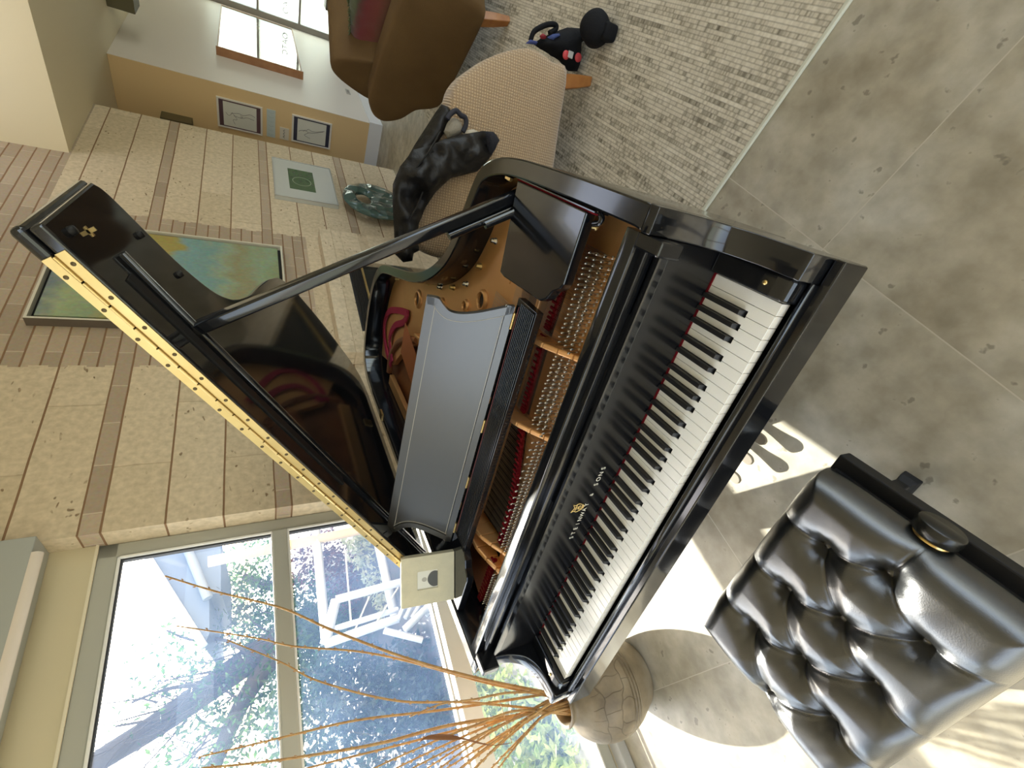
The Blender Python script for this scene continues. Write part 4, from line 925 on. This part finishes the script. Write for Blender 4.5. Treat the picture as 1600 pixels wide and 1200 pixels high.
for k, (P, b0, lab) in enumerate(stems):
    pts = []
    base = PX+np.array([.045*math.cos(k*2.4), .045*math.sin(k*2.4), .375])
    for j, q in enumerate(P):
        w3 = onb(*q, b0); t_ = min(1, j/2)
        if j == 0: continue
        pts.append(w3)
    pts = [base]+pts; C3 = spline(pts, 9); nC = len(C3); r0 = .0070 if k in (0, 4) else .0056
    mb = MB().tube(C3, [r0*(1-.62*i/nC) for i in range(nC)], 6)
    s_ = mb.build('willow_stem', BARK, None, loc=base)
    tag(s_, lab or 'thin brown willow stem of the tight bundle fanning low out of clay pot', 'branch', 'willow stems in the clay pot' if lab else 'low bundle of willow stems in the clay pot')
    bm_ = MB(); random.seed(k)
    for i in range(6, nC-1, 2):
        p = np.array(C3[i]); t_ = np.array(C3[i+1])-p; t_ /= np.linalg.norm(t_); sd = np.cross(t_, np.array([.3, -.9, .1])); sd /= np.linalg.norm(sd); sd *= (1 if (i//2) % 2 else -1)
        c = p+sd*.0045+t_*.004; bm_.lathe([(0, 0), (.0026, .003), (.0024, .008), (0, .013)], c, 6, ax=t_+sd*.5)
    bm_.build('buds', BUD, s_)['kind'] = 'stuff'
    if k == 6:
        lf = MB(); R2 = [onb(x, y, 2.03) for x, y in ((800, 1161), (770, 1165), (745, 1160), (720, 1152), (690, 1150), (665, 1152), (652, 1162))]
        R2 = [np.array(v) for v in spline(R2, 5)]; wv = []
        for i, p in enumerate(R2):
            t_ = i/(len(R2)-1); w_ = .018*math.sin(math.pi*min(1, t_*1.02))+.002; tw = np.array([.2*math.cos(t_*5), .3, .9*math.cos(t_*3)+.2]); tw /= np.linalg.norm(tw); wv += [p-tw*w_, p+tw*w_*.6]
        lf.add(wv, [(2*i, 2*i+1, 2*i+3, 2*i+2) for i in range(len(R2)-1)], True)
        l_ = lf.build('dry_leaf', M('dry_leaf', (.26, .11, .04), .6), s_); so = l_.modifiers.new('t', 'SOLIDIFY'); so.thickness = .002
        lf2 = MB().tube([C3[12], tuple(np.array(C3[12])*.5+np.array(R2[0])*.5), tuple(R2[0])], .0015, 5); lf2.build('leaf_stalk', BARK, s_)
# ------------------------------------------------------------------ armchairs
class CF:
    def __init__(s, p0, p1):
        p0 = np.array(p0); p1 = np.array(p1); u = (p1-p0)/np.linalg.norm(p1-p0); s.O = W(*p0); s.U = DA*u[0]+NB*u[1]
        w_ = np.array([-u[1], u[0]]); w_ = w_ if w_[0] > 0 else -w_; s.V = DA*w_[0]+NB*w_[1]
    def __call__(s, u, w_, z): return tuple(s.O+s.U*u+s.V*w_+np.array([0, 0, z]))
    def px(s, x, y, w_=0.0):
        P = onplane(x, y, s.O+s.V*w_, s.V); return float((P-s.O) @ s.U), float(P[2])
WOODL = M('orange_oak_leg', (.27, .10, .025), .35, vary=(20, (.34, .14, .035)))
def chair_leg(f, u, w_, par, du=-.03, dw=0.0, top=.19):
    vs = []
    for z, r, s in ((top, .034, 0), (.10, .030, .5), (0.012, .022, 1)):
        vs += [f(u+du*s+a_*r, w_+dw*s+b_*r, z) for a_, b_ in ((-1, -1), (1, -1), (1, 1), (-1, 1))]
    fs = [(0, 1, 2, 3), (11, 10, 9, 8)]+[(i*4+k, i*4+(k+1) % 4, i*4+4+(k+1) % 4, i*4+4+k) for i in range(2) for k in range(4)]
    return MB().add(vs, fs).build('leg', WOODL, par, bevel=.006)
def soft(o, w_, seg=4): 
    b = o.modifiers.new('b', 'BEVEL'); b.width = w_; b.segments = seg; b.limit_method = 'ANGLE'; b.angle_limit = math.radians(50)
    for p in o.data.polygons: p.use_smooth = True
    return o
BEIGE = weave('beige_honeycomb_cloth', (.50, .365, .225), (.31, .215, .13), 27, 27, .6)
fb_ = CF((2.25, .28), (1.85, 1.1))
ch = thing('armchair', 'beige woven armchair behind the piano with a jacket thrown over it', 'armchair', fb_(.45, .35, 0))
side = [(0, .182), (.25, .168), (.5, .155), (.80, .165), (.89, .25), (.935, .45), (.955, .66), (.945, .78), (.89, .86), (.78, .88), (.65, .85), (.50, .79), (.32, .757), (.21, .735), (.13, .665), (.045, .56), (-.03, .40), (-.015, .27)]
sp2 = spline(side, 4, True)
UZ = lambda f: (lambda u, v, w_: f(u, w_, v))
def puffy(poly, f, w0, w1, bulge):
    """upholstered slab: extruded outline with rounded rim and slightly bulged face"""
    mb = MB(); cen = np.mean(np.array(poly), axis=0); rings = []
    for k, (sc_, w_) in enumerate(((.0, w0-bulge), (.45, w0-bulge*.85), (.8, w0-bulge*.45), (.94, w0-bulge*.05), (.985, w0+.012), (1.0, w0+.04), (1.0, w1-.04), (.985, w1-.012), (.94, w1), (.5, w1), (0, w1))):
        rings.append([f(cen[0]+(p[0]-cen[0])*sc_, w_, cen[1]+(p[1]-cen[1])*sc_) for p in poly])
    n_ = len(poly); vs = [v for r in rings for v in r]
    fs = [(i*n_+k, i*n_+(k+1) % n_, (i+1)*n_+(k+1) % n_, (i+1)*n_+k) for i in range(len(rings)-1) for k in range(n_)]
    return mb.add(vs, fs, True)
puffy(sp2, fb_, 0, .15, .05).build('backrest', BEIGE, ch)
for u0, u1 in ((.05, .20), (.76, .90)): soft(MB().box(u0, u1, .13, .72, .19, .455, fb_).build('arm', BEIGE, ch), .05)
soft(MB().box(.20, .76, .13, .70, .20, .40, fb_).build('seat', BEIGE, ch), .05)
for u, w_ in ((.045, .06), (.10, .66), (.85, .06), (.84, .66)): chair_leg(fb_, u, w_, ch, -.05 if u < .05 else .0)
BROWN = M('brown_velour', (.115, .066, .026), .8, spec=.2, bump=(240, .35), vary=(3, (.15, .09, .036)))
fw = CF((3.45, .38), (3.95, 1.15))
c2 = thing('armchair', 'dark brown velour armchair on the rug with a striped cushion', 'armchair', fw(.5, .4, 0))
side = [(.0, .19), (.39, .183), (.74, .188), (.84, .24), (.91, .355), (1.05, .44), (1.125, .545), (1.115, .62), (1.06, .675), (.97, .715), (.87, .732), (.6, .732), (.3, .727), (.05, .715), (-.06, .66), (-.11, .5), (-.11, .32), (-.06, .215)]
sp3 = spline(side, 4, True)
puffy(sp3, fw, 0, .17, .02).build('near_arm', BROWN, c2)
puffy(sp3, fw, .66, .83, .0).build('far_arm', BROWN, c2)
bk = spline([(.60, .36), (.68, .70), (.745, .93), (.81, 1.0), (.90, .985), (.985, .88), (1.07, .68), (1.06, .50), (.92, .33), (.74, .25)], 4, True)
mb = MB(); puffy(bk, fw, .12, .71, .0).build('backrest', BROWN, c2)
soft(MB().box(-.05, .72, .15, .68, .22, .44, fw).build('seat', BROWN, c2), .05)
for u, w_ in ((.03, .07), (.03, .76), (.70, .07), (.70, .76)): chair_leg(fw, u, w_, c2, -.06 if u < .5 else .04, -.0)
# striped cushion leaning inside the brown chair
def stripe_mat():
    m, nt, p = newmat('striped_chenille'); L_ = nt.links
    tc = N(nt, 'ShaderNodeTexCoord'); sp = N(nt, 'ShaderNodeSeparateXYZ'); L_.new(tc.outputs['Object'], sp.inputs[0])
    nz = N(nt, 'ShaderNodeTexNoise'); nz.inputs['Scale'].default_value = 60; L_.new(tc.outputs['Object'], nz.inputs['Vector'])
    v = math2(nt, 'ADD', math2(nt, 'DIVIDE', math2(nt, 'ADD', sp.outputs['Z'], .20), .40), math2(nt, 'MULTIPLY', math2(nt, 'SUBTRACT', nz.outputs['Fac'], .5), .10))
    r = ramp(nt, [(0, (.17, .06, .02)), (.40, (.16, .05, .02)), (.52, (.20, .035, .022)), (.70, (.17, .018, .02)), (.80, (.10, .025, .02)), (.86, (.06, .075, .03)), (1, (.12, .13, .06))]); L_.new(v, r.inputs[0])
    L_.new(r.outputs[0], p.inputs['Base Color']); setp(p, Roughness=.95, **{'Sheen Weight': .4}); b = N(nt, 'ShaderNodeBump'); b.inputs['Strength'].default_value = .7; L_.new(nz.outputs['Fac'], b.inputs['Height']); L_.new(b.outputs[0], p.inputs['Normal']); return m
cpx = [(549, 66), (546, 30), (545, -10), (545, -50), (640, -60), (640, 0), (634, 60), (606, 74), (570, 72)]
q = [fw.px(x, y, .34) for x, y in cpx]; cz = np.mean([v[1] for v in q])
cu = inflate(MB(), q, lambda u, v, w_: fw(u, .34-w_, v), .06, .08, .03, .006, 14, 3)
cc = fw(np.mean([v[0] for v in q]), .34, cz)
cus = tag(cu.build('cushion', stripe_mat(), None, loc=cc), 'red, rust and green striped cushion with a shaggy top edge, in brown armchair', 'cushion')
fr_ = MB(); random.seed(5)
e0, e1 = np.array(q[0]), np.array(q[3])
for k in range(70):
    t_ = random.random(); p = e0+(e1-e0)*t_; dx = random.uniform(-.012, .012); fr_.tube([fw(p[0], .34, p[1]-.015), fw(p[0]+dx*.5, .335, p[1]+.004), fw(p[0]+dx, .32+random.uniform(-.02, .01), p[1]+random.uniform(.008, .02))], [.004, .004, .002], 5)
fr_.build('fringe', M('green_fringe', (.10, .12, .05), .9), cus)['kind'] = 'stuff'
# ------------------------------------------------------------------ leather jacket over the beige chair
JL = M('jacket_leather', (.008, .0065, .0055), .46, spec=.32, bump=(34, .45)); JC = M('jacket_lining', (.02, .02, .03), .8)
def jp(L_): return [(580+x/5, 180+y/5) for x, y in L_]
def onc(L_, w_): return [fb_.px(x, y, w_) for x, y in L_]
j1 = jp([(185, 1085), (250, 1150), (322, 1138), (332, 1080), (375, 1058), (362, 950), (372, 850), (425, 720), (505, 600), (620, 492), (830, 440), (905, 360), (972, 262), (1000, 190), (955, 128), (870, 123), (700, 152), (560, 190), (480, 230), (330, 270), (225, 400), (168, 540), (166, 700), (178, 900)])
q = onc(j1, -.075)
jk = inflate(MB(), q, lambda u, v, w_: fb_(u, -.075-w_, v), .05, .09, .013, .050, 9, 1, .5)
jo = fb_(.5, -.06, .85)
jkt = tag(jk.build('jacket', JL, None, loc=jo), 'black leather jacket draped over the beige armchair behind the piano', 'jacket')
jkt.name = 'leather_jacket'
j2 = [(690, 163), (701, 167), (705, 178), (698, 195), (692, 212), (676, 232), (655, 262), (636, 290), (622, 330), (617, 300), (630, 258), (648, 226), (666, 198), (680, 176)]
q = onc(j2, .04); inflate(MB(), q, lambda u, v, w_: fb_(u, .04-w_, v), .06, .05, .014, .014, 12, 4).build('sleeve', JL, jkt)
q = onc(jp([(895, 130), (950, 130), (1000, 190), (972, 262), (930, 330), (905, 250)]), -.115); inflate(MB(), q, lambda u, v, w_: fb_(u, -.115-w_, v), .03, .03, .014, .004, 20, 9).build('cuff', M('jacket_knit', (.012, .012, .02), .85, bump=(300, .6)), jkt)
for dd in ((690, 205, 652, 262), (662, 300, 640, 345)): 
    a_, b2 = fb_.px(dd[0], dd[1], -.14), fb_.px(dd[2], dd[3], -.14); MB().tube([fb_(a_[0], -.128, a_[1]), fb_((a_[0]+b2[0])/2+.01, -.136, (a_[1]+b2[1])/2), fb_(b2[0], -.128, b2[1])], .004, 6).build('seam', JL, jkt)
# grey pouch with a black strap
pq = [(693.5, 206), (697, 196), (703, 186), (709, 183.5), (716, 186), (721, 195), (723.5, 205), (718, 211), (708, 215), (699, 216)]
q = onc(pq, -.03); po = tag(inflate(MB(), q, lambda u, v, w_: fb_(u, -.03-w_, v), .035, .035, .009, .003, 20, 2).build('cloth_pouch', M('grey_canvas', (.27, .24, .19), .85, bump=(200, .3)), None, loc=fb_(.36, -.03, .78)), 'small grey canvas pouch with a black strap tucked beside the leather jacket', 'pouch')
MB().tube([fb_(*( lambda t_: (t_[0], -.06, t_[1]))(fb_.px(x, y, -.06))) for x, y in spline([(699, 186), (704, 178), (713, 173), (720, 180), (727, 184), (728, 195), (723, 206)], 5)], .011, 8).build('strap', JC, po)
q = onc([(722, 209), (730, 203), (740, 202), (748, 206), (742, 212), (728, 214)], -.05); inflate(MB(), q, lambda u, v, w_: fb_(u, -.05-w_, v), .02, .02, .008).build('flap', M('pale_canvas', (.45, .40, .31), .85), po)
# ------------------------------------------------------------------ black bag on the rug
bf = CF((2.425, .30), (2.50, .10)); bf.V = -bf.V if bf.V @ DA < 0 else bf.V
def bp_(L_): return [(800+x/8.89, 10+y/8.89) for x, y in L_]
BAGM = M('black_nylon', (.005, .005, .006), .75, spec=.2, bump=(120, .3))
bq = bp_([(340, 500), (420, 440), (500, 400), (640, 340), (800, 283), (1040, 300), (1062, 470), (975, 512), (968, 700), (935, 900), (815, 895), (700, 760), (500, 630), (380, 560)])
q = [bf.px(x, y) for x, y in bq]; zmin = min(v[1] for v in q)
q = [(u, max(.012, z)) for u, z in q]
bag = tag(inflate(MB(), q, lambda u, v, w_: bf(u, -w_+.02, v), .07, .08, .016, .012, 12, 6).build('tote_bag', BAGM, None, loc=bf(.1, 0, .012)), 'black nylon bag with red patches standing on the rug beside the beige armchair', 'bag')
for k, (x, y) in enumerate(((884, 86), (903, 90))):
    u, z = bf.px(x, y, -.05); MB().lathe([(.020, 0), (.019, .003), (0, .0035)], bf(u, -.052, z), 16, ax=-bf.V).build('patch', M('red_patch', (.50, .045, .05), .6) if k == 0 else bpy.data.materials['red_patch'], bag)
u, z = bf.px(890.5, 85.5, -.05); MB().box(u-.014, u+.014, -.058, -.050, z-.014, z+.014, bf).build('white_tag', M('white_tag', (.45, .45, .42), .7), bag)
MB().tube([bf(*(lambda t_: (t_[0], .0, t_[1]))(bf.px(x, y, 0))) for x, y in spline([(829, 63), (834, 50), (846, 42), (858, 38), (868, 39), (868, 46), (858, 52)], 5)], .012, 8).build('handle', BAGM, bag)
for nm, pts, c in (('blue_cloth', [(821, 68), (828, 62), (838, 64), (838, 70)], (.045, .06, .20)), ('red_pouch', [(843, 56), (848, 52), (853, 55), (852, 61), (846, 61)], (.22, .012, .02)), ('blue_panel', [(855, 58), (864, 53), (874, 52), (873, 58), (862, 64)], (.03, .05, .16))):
    q = [bf.px(x, y, -.02) for x, y in pts]; inflate(MB(), q, lambda u, v, w_: bf(u, -.02-w_, v), .03, .03, .010).build(nm, M(nm, c, .75), bag)
cpos = at(931, 46, Z=.078)
MB().lathe([(0, -.06), (.05, -.055), (.068, -.03), (.070, .02), (.066, .045), (.04, .058), (0, .06)], cpos, 28, ax=(.2, -.5, .8)).build('round_pouch', BAGM, bag)
c2_ = at(949, 51, Z=.045); soft(MB().box(c2_[0]-.035, c2_[0]+.035, c2_[1]-.04, c2_[1]+.04, .012, .085).build('side_pocket', BAGM, bag), .015)
# ------------------------------------------------------------------ glass ring sculpture
sg = rthing('sculpture', 'round green glass sculpture with a hole and scooped dimples, by the stone wall', 'sculpture', (4.45, 2.2, 0))
m, nt, p = newmat('sea_green_glass'); setp(p, **{'Base Color': (.045, .10, .09), 'Roughness': .10, 'Specular IOR Level': .7, 'Coat Weight': .5})
tc = N(nt, 'ShaderNodeTexCoord'); vo = N(nt, 'ShaderNodeTexVoronoi'); vo.inputs['Scale'].default_value = 8; vo.feature = 'SMOOTH_F1'; vo.inputs['Smoothness'].default_value = .15
nt.links.new(tc.outputs['Object'], vo.inputs['Vector']); bp2 = N(nt, 'ShaderNodeBump'); bp2.inputs['Strength'].default_value = 1; bp2.inputs['Distance'].default_value = .05
nt.links.new(vo.outputs['Distance'], bp2.inputs['Height']); nt.links.new(bp2.outputs[0], p.inputs['Normal'])
nr, ns = 22, 72; vs = []; CZ, RO = .415, .325
for side_ in (1, -1):
    for i in range(nr):
        t_ = i/(nr-1)
        for k in range(ns):
            an = 2*math.pi*k/ns; x = (1-t_)*(.0+.115*math.cos(an))+t_*RO*math.cos(an); z = (1-t_)*(.13+.07*math.sin(an))+t_*RO*math.sin(an)
            cv = noise.voronoi(Vector((x*8.5, z*8.5, 0)))[0][0]; th_ = .034*math.sin(math.pi*min(max(t_, .0), 1))**.4*(.6+.55*cv)+.006
            vs.append((4.45+x, 2.2-side_*th_, CZ+z))
fs = []
for s_ in range(2):
    for i in range(nr-1):
        for k in range(ns): fs.append(tuple(s_*nr*ns+v for v in (i*ns+k, i*ns+(k+1) % ns, (i+1)*ns+(k+1) % ns, (i+1)*ns+k)))
for i in (0, nr-1):
    for k in range(ns): fs.append((i*ns+k, i*ns+(k+1) % ns, nr*ns+i*ns+(k+1) % ns, nr*ns+i*ns+k))
MB().add(vs, fs, True).build('glass_ring', m, sg)
MB().box(4.28, 4.62, 2.10, 2.30, 0, .094).build('plinth', STONE2, sg, bevel=.003)
# ------------------------------------------------------------------ garden beyond the window
def leafmat(name, c1, c2, tr=.5):
    m, nt, p = newmat(name); L_ = nt.links; out = nt.nodes['Material Output']
    tc = N(nt, 'ShaderNodeTexCoord'); nz = N(nt, 'ShaderNodeTexNoise'); nz.inputs['Scale'].default_value = 14; nz.inputs['Detail'].default_value = 2; L_.new(tc.outputs['Object'], nz.inputs['Vector'])
    r = ramp(nt, [(.35, c1), (.65, c2)]); L_.new(nz.outputs['Fac'], r.inputs[0]); L_.new(r.outputs[0], p.inputs['Base Color']); setp(p, Roughness=.35, **{'Specular IOR Level': .6})
    t_ = N(nt, 'ShaderNodeBsdfTranslucent'); L_.new(r.outputs[0], t_.inputs[0]); mx = N(nt, 'ShaderNodeMixShader'); mx.inputs[0].default_value = tr
    L_.new(p.outputs[0], mx.inputs[1]); L_.new(t_.outputs[0], mx.inputs[2]); L_.new(mx.outputs[0], out.inputs[0]); return m
LG = leafmat('mid_green_leaf', (.025, .075, .02), (.10, .18, .05)); LD = leafmat('dark_green_leaf', (.008, .03, .018), (.035, .08, .04))
LY = leafmat('lime_leaf', (.20, .30, .06), (.50, .52, .16)); LR = leafmat('mauve_leaf', (.08, .03, .03), (.20, .09, .075)); LP = leafmat('pale_leaf', (.32, .36, .20), (.62, .60, .38))
TB = M('tree_bark', (.11, .095, .085), .85, bump=(20, .8)); GW = M('weathered_white_timber', (.55, .58, .62), .6)
def leaves(mb, px, py, b0, rad, cnt, ls, flat=1.0):
    c = onb(px, py, b0)
    for _ in range(cnt):
        v = np.random.normal(size=3); v /= np.linalg.norm(v); v *= rad*np.random.rand()**.45; v[2] *= flat
        p = c+v; t_ = np.random.normal(size=3); t_ /= np.linalg.norm(t_); s_ = np.cross(t_, np.random.normal(size=3)); s_ /= np.linalg.norm(s_)+1e-9
        l = ls*(.6+.8*np.random.rand()); mb.add([p-t_*l, p+s_*l*.42, p+t_*l, p-s_*l*.42], [(0, 1, 2, 3)])
    return mb
np.random.seed(11)
def plant(name, label, blobs, mat, cat, trunk=None, ground=True):
    c0 = onb(blobs[0][0], blobs[0][1], blobs[0][2]); base = (c0[0], c0[1], 0.0)
    t = thing(name, label, cat, base)
    mb = MB()
    for q in blobs: leaves(mb, *q)
    mb.build('foliage', mat, t)['kind'] = 'stuff'
    if trunk:
        for nm, lst in trunk:
            for P, r in lst:
                MB().tube(spline(P, 6), [r*(1-.6*i/((len(P)-1)*6)) for i in range((len(P)-1)*6+1)], 9).build(nm, TB, t)
    return t
def pth(b0, *q): return [onb(x, y, b0) for x, y in q]
tree0 = plant('tree', 'leaning dark-trunked tree outside the upper pane, its boughs rising left to right', [(330, 1015, 8.6, .75, 420, .045), (300, 1110, 8.4, .7, 260, .045), (390, 1130, 8.2, .9, 520, .05), (420, 1060, 8.4, .7, 420, .05), (270, 1030, 8.8, .6, 130, .04), (360, 1180, 8.2, .8, 400, .05), (240, 1090, 8.6, .5, 70, .04)], LG, 'tree',
      [('trunk', [(pth(8.5, (620, 960), (500, 965), (440, 998), (380, 1038), (300, 1095), (230, 1142), (140, 1200), (60, 1280)), .26)]),
       ('bough', [(pth(8.3, (520, 985), (450, 1010), (410, 1050), (372, 1110), (335, 1195), (310, 1260)), .17), (pth(8.3, (330, 1075), (290, 1072), (250, 1080), (205, 1098)), .035), (pth(8.3, (400, 1030), (350, 1000), (300, 1000), (260, 985)), .03), (pth(8.3, (300, 1095), (260, 1120), (220, 1128), (180, 1135)), .03), (pth(8.3, (380, 1100), (350, 1080), (320, 1100)), .02)])])
tw_ = MB(); random.seed(21)
tb = [onb(x, y, 8.4) for x, y in ((440, 998), (380, 1038), (340, 1068), (300, 1095), (260, 1122), (410, 1060), (370, 1110), (345, 1160))]
for k in range(70):
    p = np.array(random.choice(tb))+np.random.normal(size=3)*.12; dv_ = np.array([0, 0, .9])+NB*random.uniform(-.5, .5)+DA*random.uniform(-.9, .6); dv_ /= np.linalg.norm(dv_); P = [p]
    for s_ in range(5):
        dv_ = dv_+np.random.normal(size=3)*.28; dv_ /= np.linalg.norm(dv_); p = p+dv_*random.uniform(.14, .30); P.append(p)
    tw_.tube(P, [.014, .011, .008, .006, .004, .003], 5)
tw_.build('twigs', TB, tree0)['kind'] = 'stuff'
plant('tree', 'leafy green tree filling the upper pane behind the neighbouring eave', [(395, 890, 10.5, .85, 900, .055), (370, 950, 10.5, .8, 700, .055), (420, 960, 10.2, .8, 800, .055), (410, 1000, 10.0, .6, 420, .05)], LG, 'tree', [('trunk', [(pth(10.6, (640, 930), (520, 925), (420, 915), (380, 900)), .16)])])
plant('shrub', 'mauve brown feathery shrub outside, right of the white swing', [(500, 862, 6.6, .38, 500, .035), (535, 888, 6.6, .33, 420, .035), (545, 930, 6.6, .26, 200, .03), (480, 890, 6.7, .30, 260, .03)], LR, 'shrub', [('stem', [(pth(6.6, (690, 900), (600, 890), (540, 880), (500, 865)), .03)])])
plant('shrub', 'pale sunlit shrub with whitish leaves behind the photo frame, outdoors', [(580, 860, 6.0, .32, 420, .04), (600, 910, 5.9, .30, 420, .04), (612, 950, 5.8, .22, 260, .04), (560, 838, 6.1, .22, 200, .04)], LP, 'shrub', [('stem', [(pth(6.0, (700, 900), (640, 895), (590, 880)), .03)])])
plant('shrub', 'dark green ivy-like shrub outside below the white swing', [(540, 1050, 5.6, .42, 900, .04), (590, 1090, 5.4, .45, 950, .04), (650, 1060, 5.0, .42, 900, .04), (560, 1140, 5.4, .45, 800, .04), (640, 1150, 5.0, .45, 900, .04), (500, 1110, 5.8, .45, 600, .04), (690, 1110, 4.6, .3, 500, .035)], LD, 'shrub', [('stem', [(pth(5.3, (760, 1080), (660, 1080), (580, 1085)), .03)])])
plant('shrub', 'mid green shrub just under the transom behind the swing posts', [(480, 950, 7.2, .5, 900, .045), (500, 1000, 7.0, .45, 700, .045), (560, 975, 7.0, .45, 600, .045), (480, 1040, 7.0, .5, 700, .045), (478, 1110, 6.8, .5, 600, .045)], LG, 'shrub', [('stem', [(pth(7.0, (720, 980), (600, 980), (500, 970)), .03)])])
gr = MB()
for px_, py_, b0 in ((790, 1050, 3.7), (820, 1090, 3.4), (850, 1120, 3.2), (880, 1150, 3.05), (800, 1130, 3.5), (760, 1090, 3.9), (840, 1170, 3.3), (770, 1150, 3.8), (900, 1170, 3.0), (870, 1185, 3.2)): leaves(gr, px_, py_, b0, .30, 520, .035, .6)
g0 = onb(830, 1110, 3.4); g_ = tag(gr.build('groundcover', LY, None, loc=(g0[0], g0[1], 0)), 'sunny lime green groundcover just outside the lowest window tier', 'groundcover'); g_['kind'] = 'stuff'
# sloping garden bank
mb = MB(); na, nb_ = 40, 30; vs = []
for i in range(na):
    for j in range(nb_):
        a = -9+22*i/(na-1); b = 2.64+12*j/(nb_-1); h_ = -.16+.0*b+max(0, b-3.2)*.165+.18*noise.noise(Vector((a*.7, b*.7, 0)))*min(1, (b-2.64)); vs.append(W(a, b, h_))
mb.add(vs, [(i*nb_+j, (i+1)*nb_+j, (i+1)*nb_+j+1, i*nb_+j+1) for i in range(na-1) for j in range(nb_-1)], True)
gd = mb.build('ground', leafmat('bank_soil_and_ivy', (.025, .035, .015), (.08, .055, .04), .1)); struct(gd)
far = MB(); far.box(-60, 60, -60, 60, -.6, -.5); struct(far.build('ground_far', M('far_ground', (.30, .32, .24), .9)))
# white swing with ropes, posts and slatted seat
sw = thing('garden_swing', 'white timber garden swing with slatted seat and rope stays outside window', 'swing', tuple(onb(600, 960, 4.7)*np.array([1, 1, 0])))
def beam(q0, q1, b0, r, nm='rail', seg=4, mat=GW): return MB().tube([onb(*q0, b0), onb(*q1, b0)], r, seg).build(nm, mat, sw)
beam((325, 878), (700, 800), 4.9, .05, 'post', 10, M('peeled_log', (.60, .46, .30), .6)); beam((492, 812), (510, 1004), 4.9, .045, 'top_beam'); beam((580, 800), (618, 965), 4.9, .05, 'lower_beam')
beam((525, 937), (632, 908), 4.7, .045); beam((525, 937), (508, 1006), 4.7, .045); beam((508, 1006), (622, 966), 4.7, .045); beam((514, 985), (622, 952), 4.75, .03)
for q0, q1 in (((540, 866), (549, 978)), ((577, 932), (553, 988)), ((622, 918), (586, 976))): beam(q0, q1, 4.7, .009, 'rope', 6, M('pale_rope', (.6, .6, .55), .8))
for k in range(5): beam((622+11*k, 968-1.5*k), (640+12*k, 925+3*k), 4.6, .022, 'seat_slat')
beam((632, 984), (672, 945), 4.55, .035, 'seat_edge'); beam((600, 985), (660, 1000), 4.55, .03)
# neighbouring eave with gutter
ev = thing('roof_eave', 'blue grey roof eave with white gutter outside the upper pane', 'roof', tuple(onb(300, 900, 7.6)))
q = [(onb(x, y, 7.4)) for x, y in ((216, 842), (228, 868), (318, 1010), (327, 990), (327, 930), (345, 925), (345, 842))]
mb = MB(); n_ = len(q); mb.add([tuple(v) for v in q]+[tuple(v+NB*3+DA*.4) for v in q], [tuple(range(n_)), tuple(range(2*n_-1, n_-1, -1))]+[(i, (i+1) % n_, n_+(i+1) % n_, n_+i) for i in range(n_)])
mb.build('eave_boards', M('slate_blue_boards', (.16, .20, .26), .6), ev)
MB().tube([onb(218, 850, 7.34), onb(319, 1010, 7.34)], .045, 10).build('gutter', M('white_gutter', (.75, .78, .80), .4), ev)
MB().tube([onb(290, 850, 7.3), onb(325, 935, 7.3)], .06, 10).build('rafter', M('grey_rafter', (.30, .33, .36), .6), ev)
# ------------------------------------------------------------------ light
az = math.atan2(.558, -.83); el = math.radians(28)
sv = Vector((math.cos(az)*math.cos(el), math.sin(az)*math.cos(el), math.sin(el)))
ld = bpy.data.lights.new('sun', 'SUN'); ld.energy = SUN_E; ld.angle = math.radians(.6); ld.color = (1.0, .95, .86)
lo = bpy.data.objects.new('sun', ld); COL.objects.link(lo); lo.rotation_euler = (-sv).to_track_quat('-Z', 'Y').to_euler(); lo.location = (0, 0, 8)
wd_ = bpy.data.worlds.new('sky'); S.world = wd_; wd_.use_nodes = True; nt = wd_.node_tree
bg = nt.nodes['Background']; sk = nt.nodes.new('ShaderNodeTexSky')
sk.sky_type = 'NISHITA'; sk.sun_disc = False; sk.sun_elevation = el; sk.sun_rotation = math.atan2(sv.x, sv.y); sk.air_density = 1.0; sk.dust_density = 2.5; sk.ozone_density = 1.0
mx = nt.nodes.new('ShaderNodeMix'); mx.data_type = 'RGBA'; mx.inputs[0].default_value = .7; nt.links.new(sk.outputs[0], mx.inputs[6]); mx.inputs[7].default_value = (1.0, .95, .87, 1)
nt.links.new(mx.outputs[2], bg.inputs[0]); bg.inputs[1].default_value = SKY_E
# daylight portals in the real openings
def portal(c, nrm, up, sx, sy):
    l = bpy.data.lights.new('window_daylight', 'AREA'); l.shape = 'RECTANGLE'; l.size = sx; l.size_y = sy; l.cycles.is_portal = True
    o = bpy.data.objects.new('window_daylight', l); COL.objects.link(o); n_ = Vector(nrm).normalized(); u = Vector(up).normalized(); r = u.cross(-n_)
    # light shines along -Z
    zc = -n_; xc = Vector(up).cross(zc).normalized(); yc = zc.cross(xc)
    o.matrix_world = Matrix(((xc.x, yc.x, zc.x, c[0]), (xc.y, yc.y, zc.y, c[1]), (xc.z, yc.z, zc.z, c[2]), (0, 0, 0, 1)))
portal(W(-.7, 2.7, 1.1), -NB, (0, 0, 1), 3.9, 2.1)
portal(W(-4.28, -1.12, 1.68), DA, (0, 0, 1), 6.8, 3.0)
portal(W(3.0, -4.88, 1.42), NB, (0, 0, 1), 8.0, 2.6)
portal(W(-.7, 2.7, 3.03), -NB, (0, 0, 1), 3.9, .85)
portal(W(4.0, 1.37, 3.72), (0, 0, -1), tuple(DA), 1.25, .9)
# tidy helper properties
for o in list(COL.objects):
    if '_o' in o.keys(): del o['_o']
    if o.parent is None and o.type == 'MESH' and not o.get('label') and not o.get('kind'): o['kind'] = 'structure'
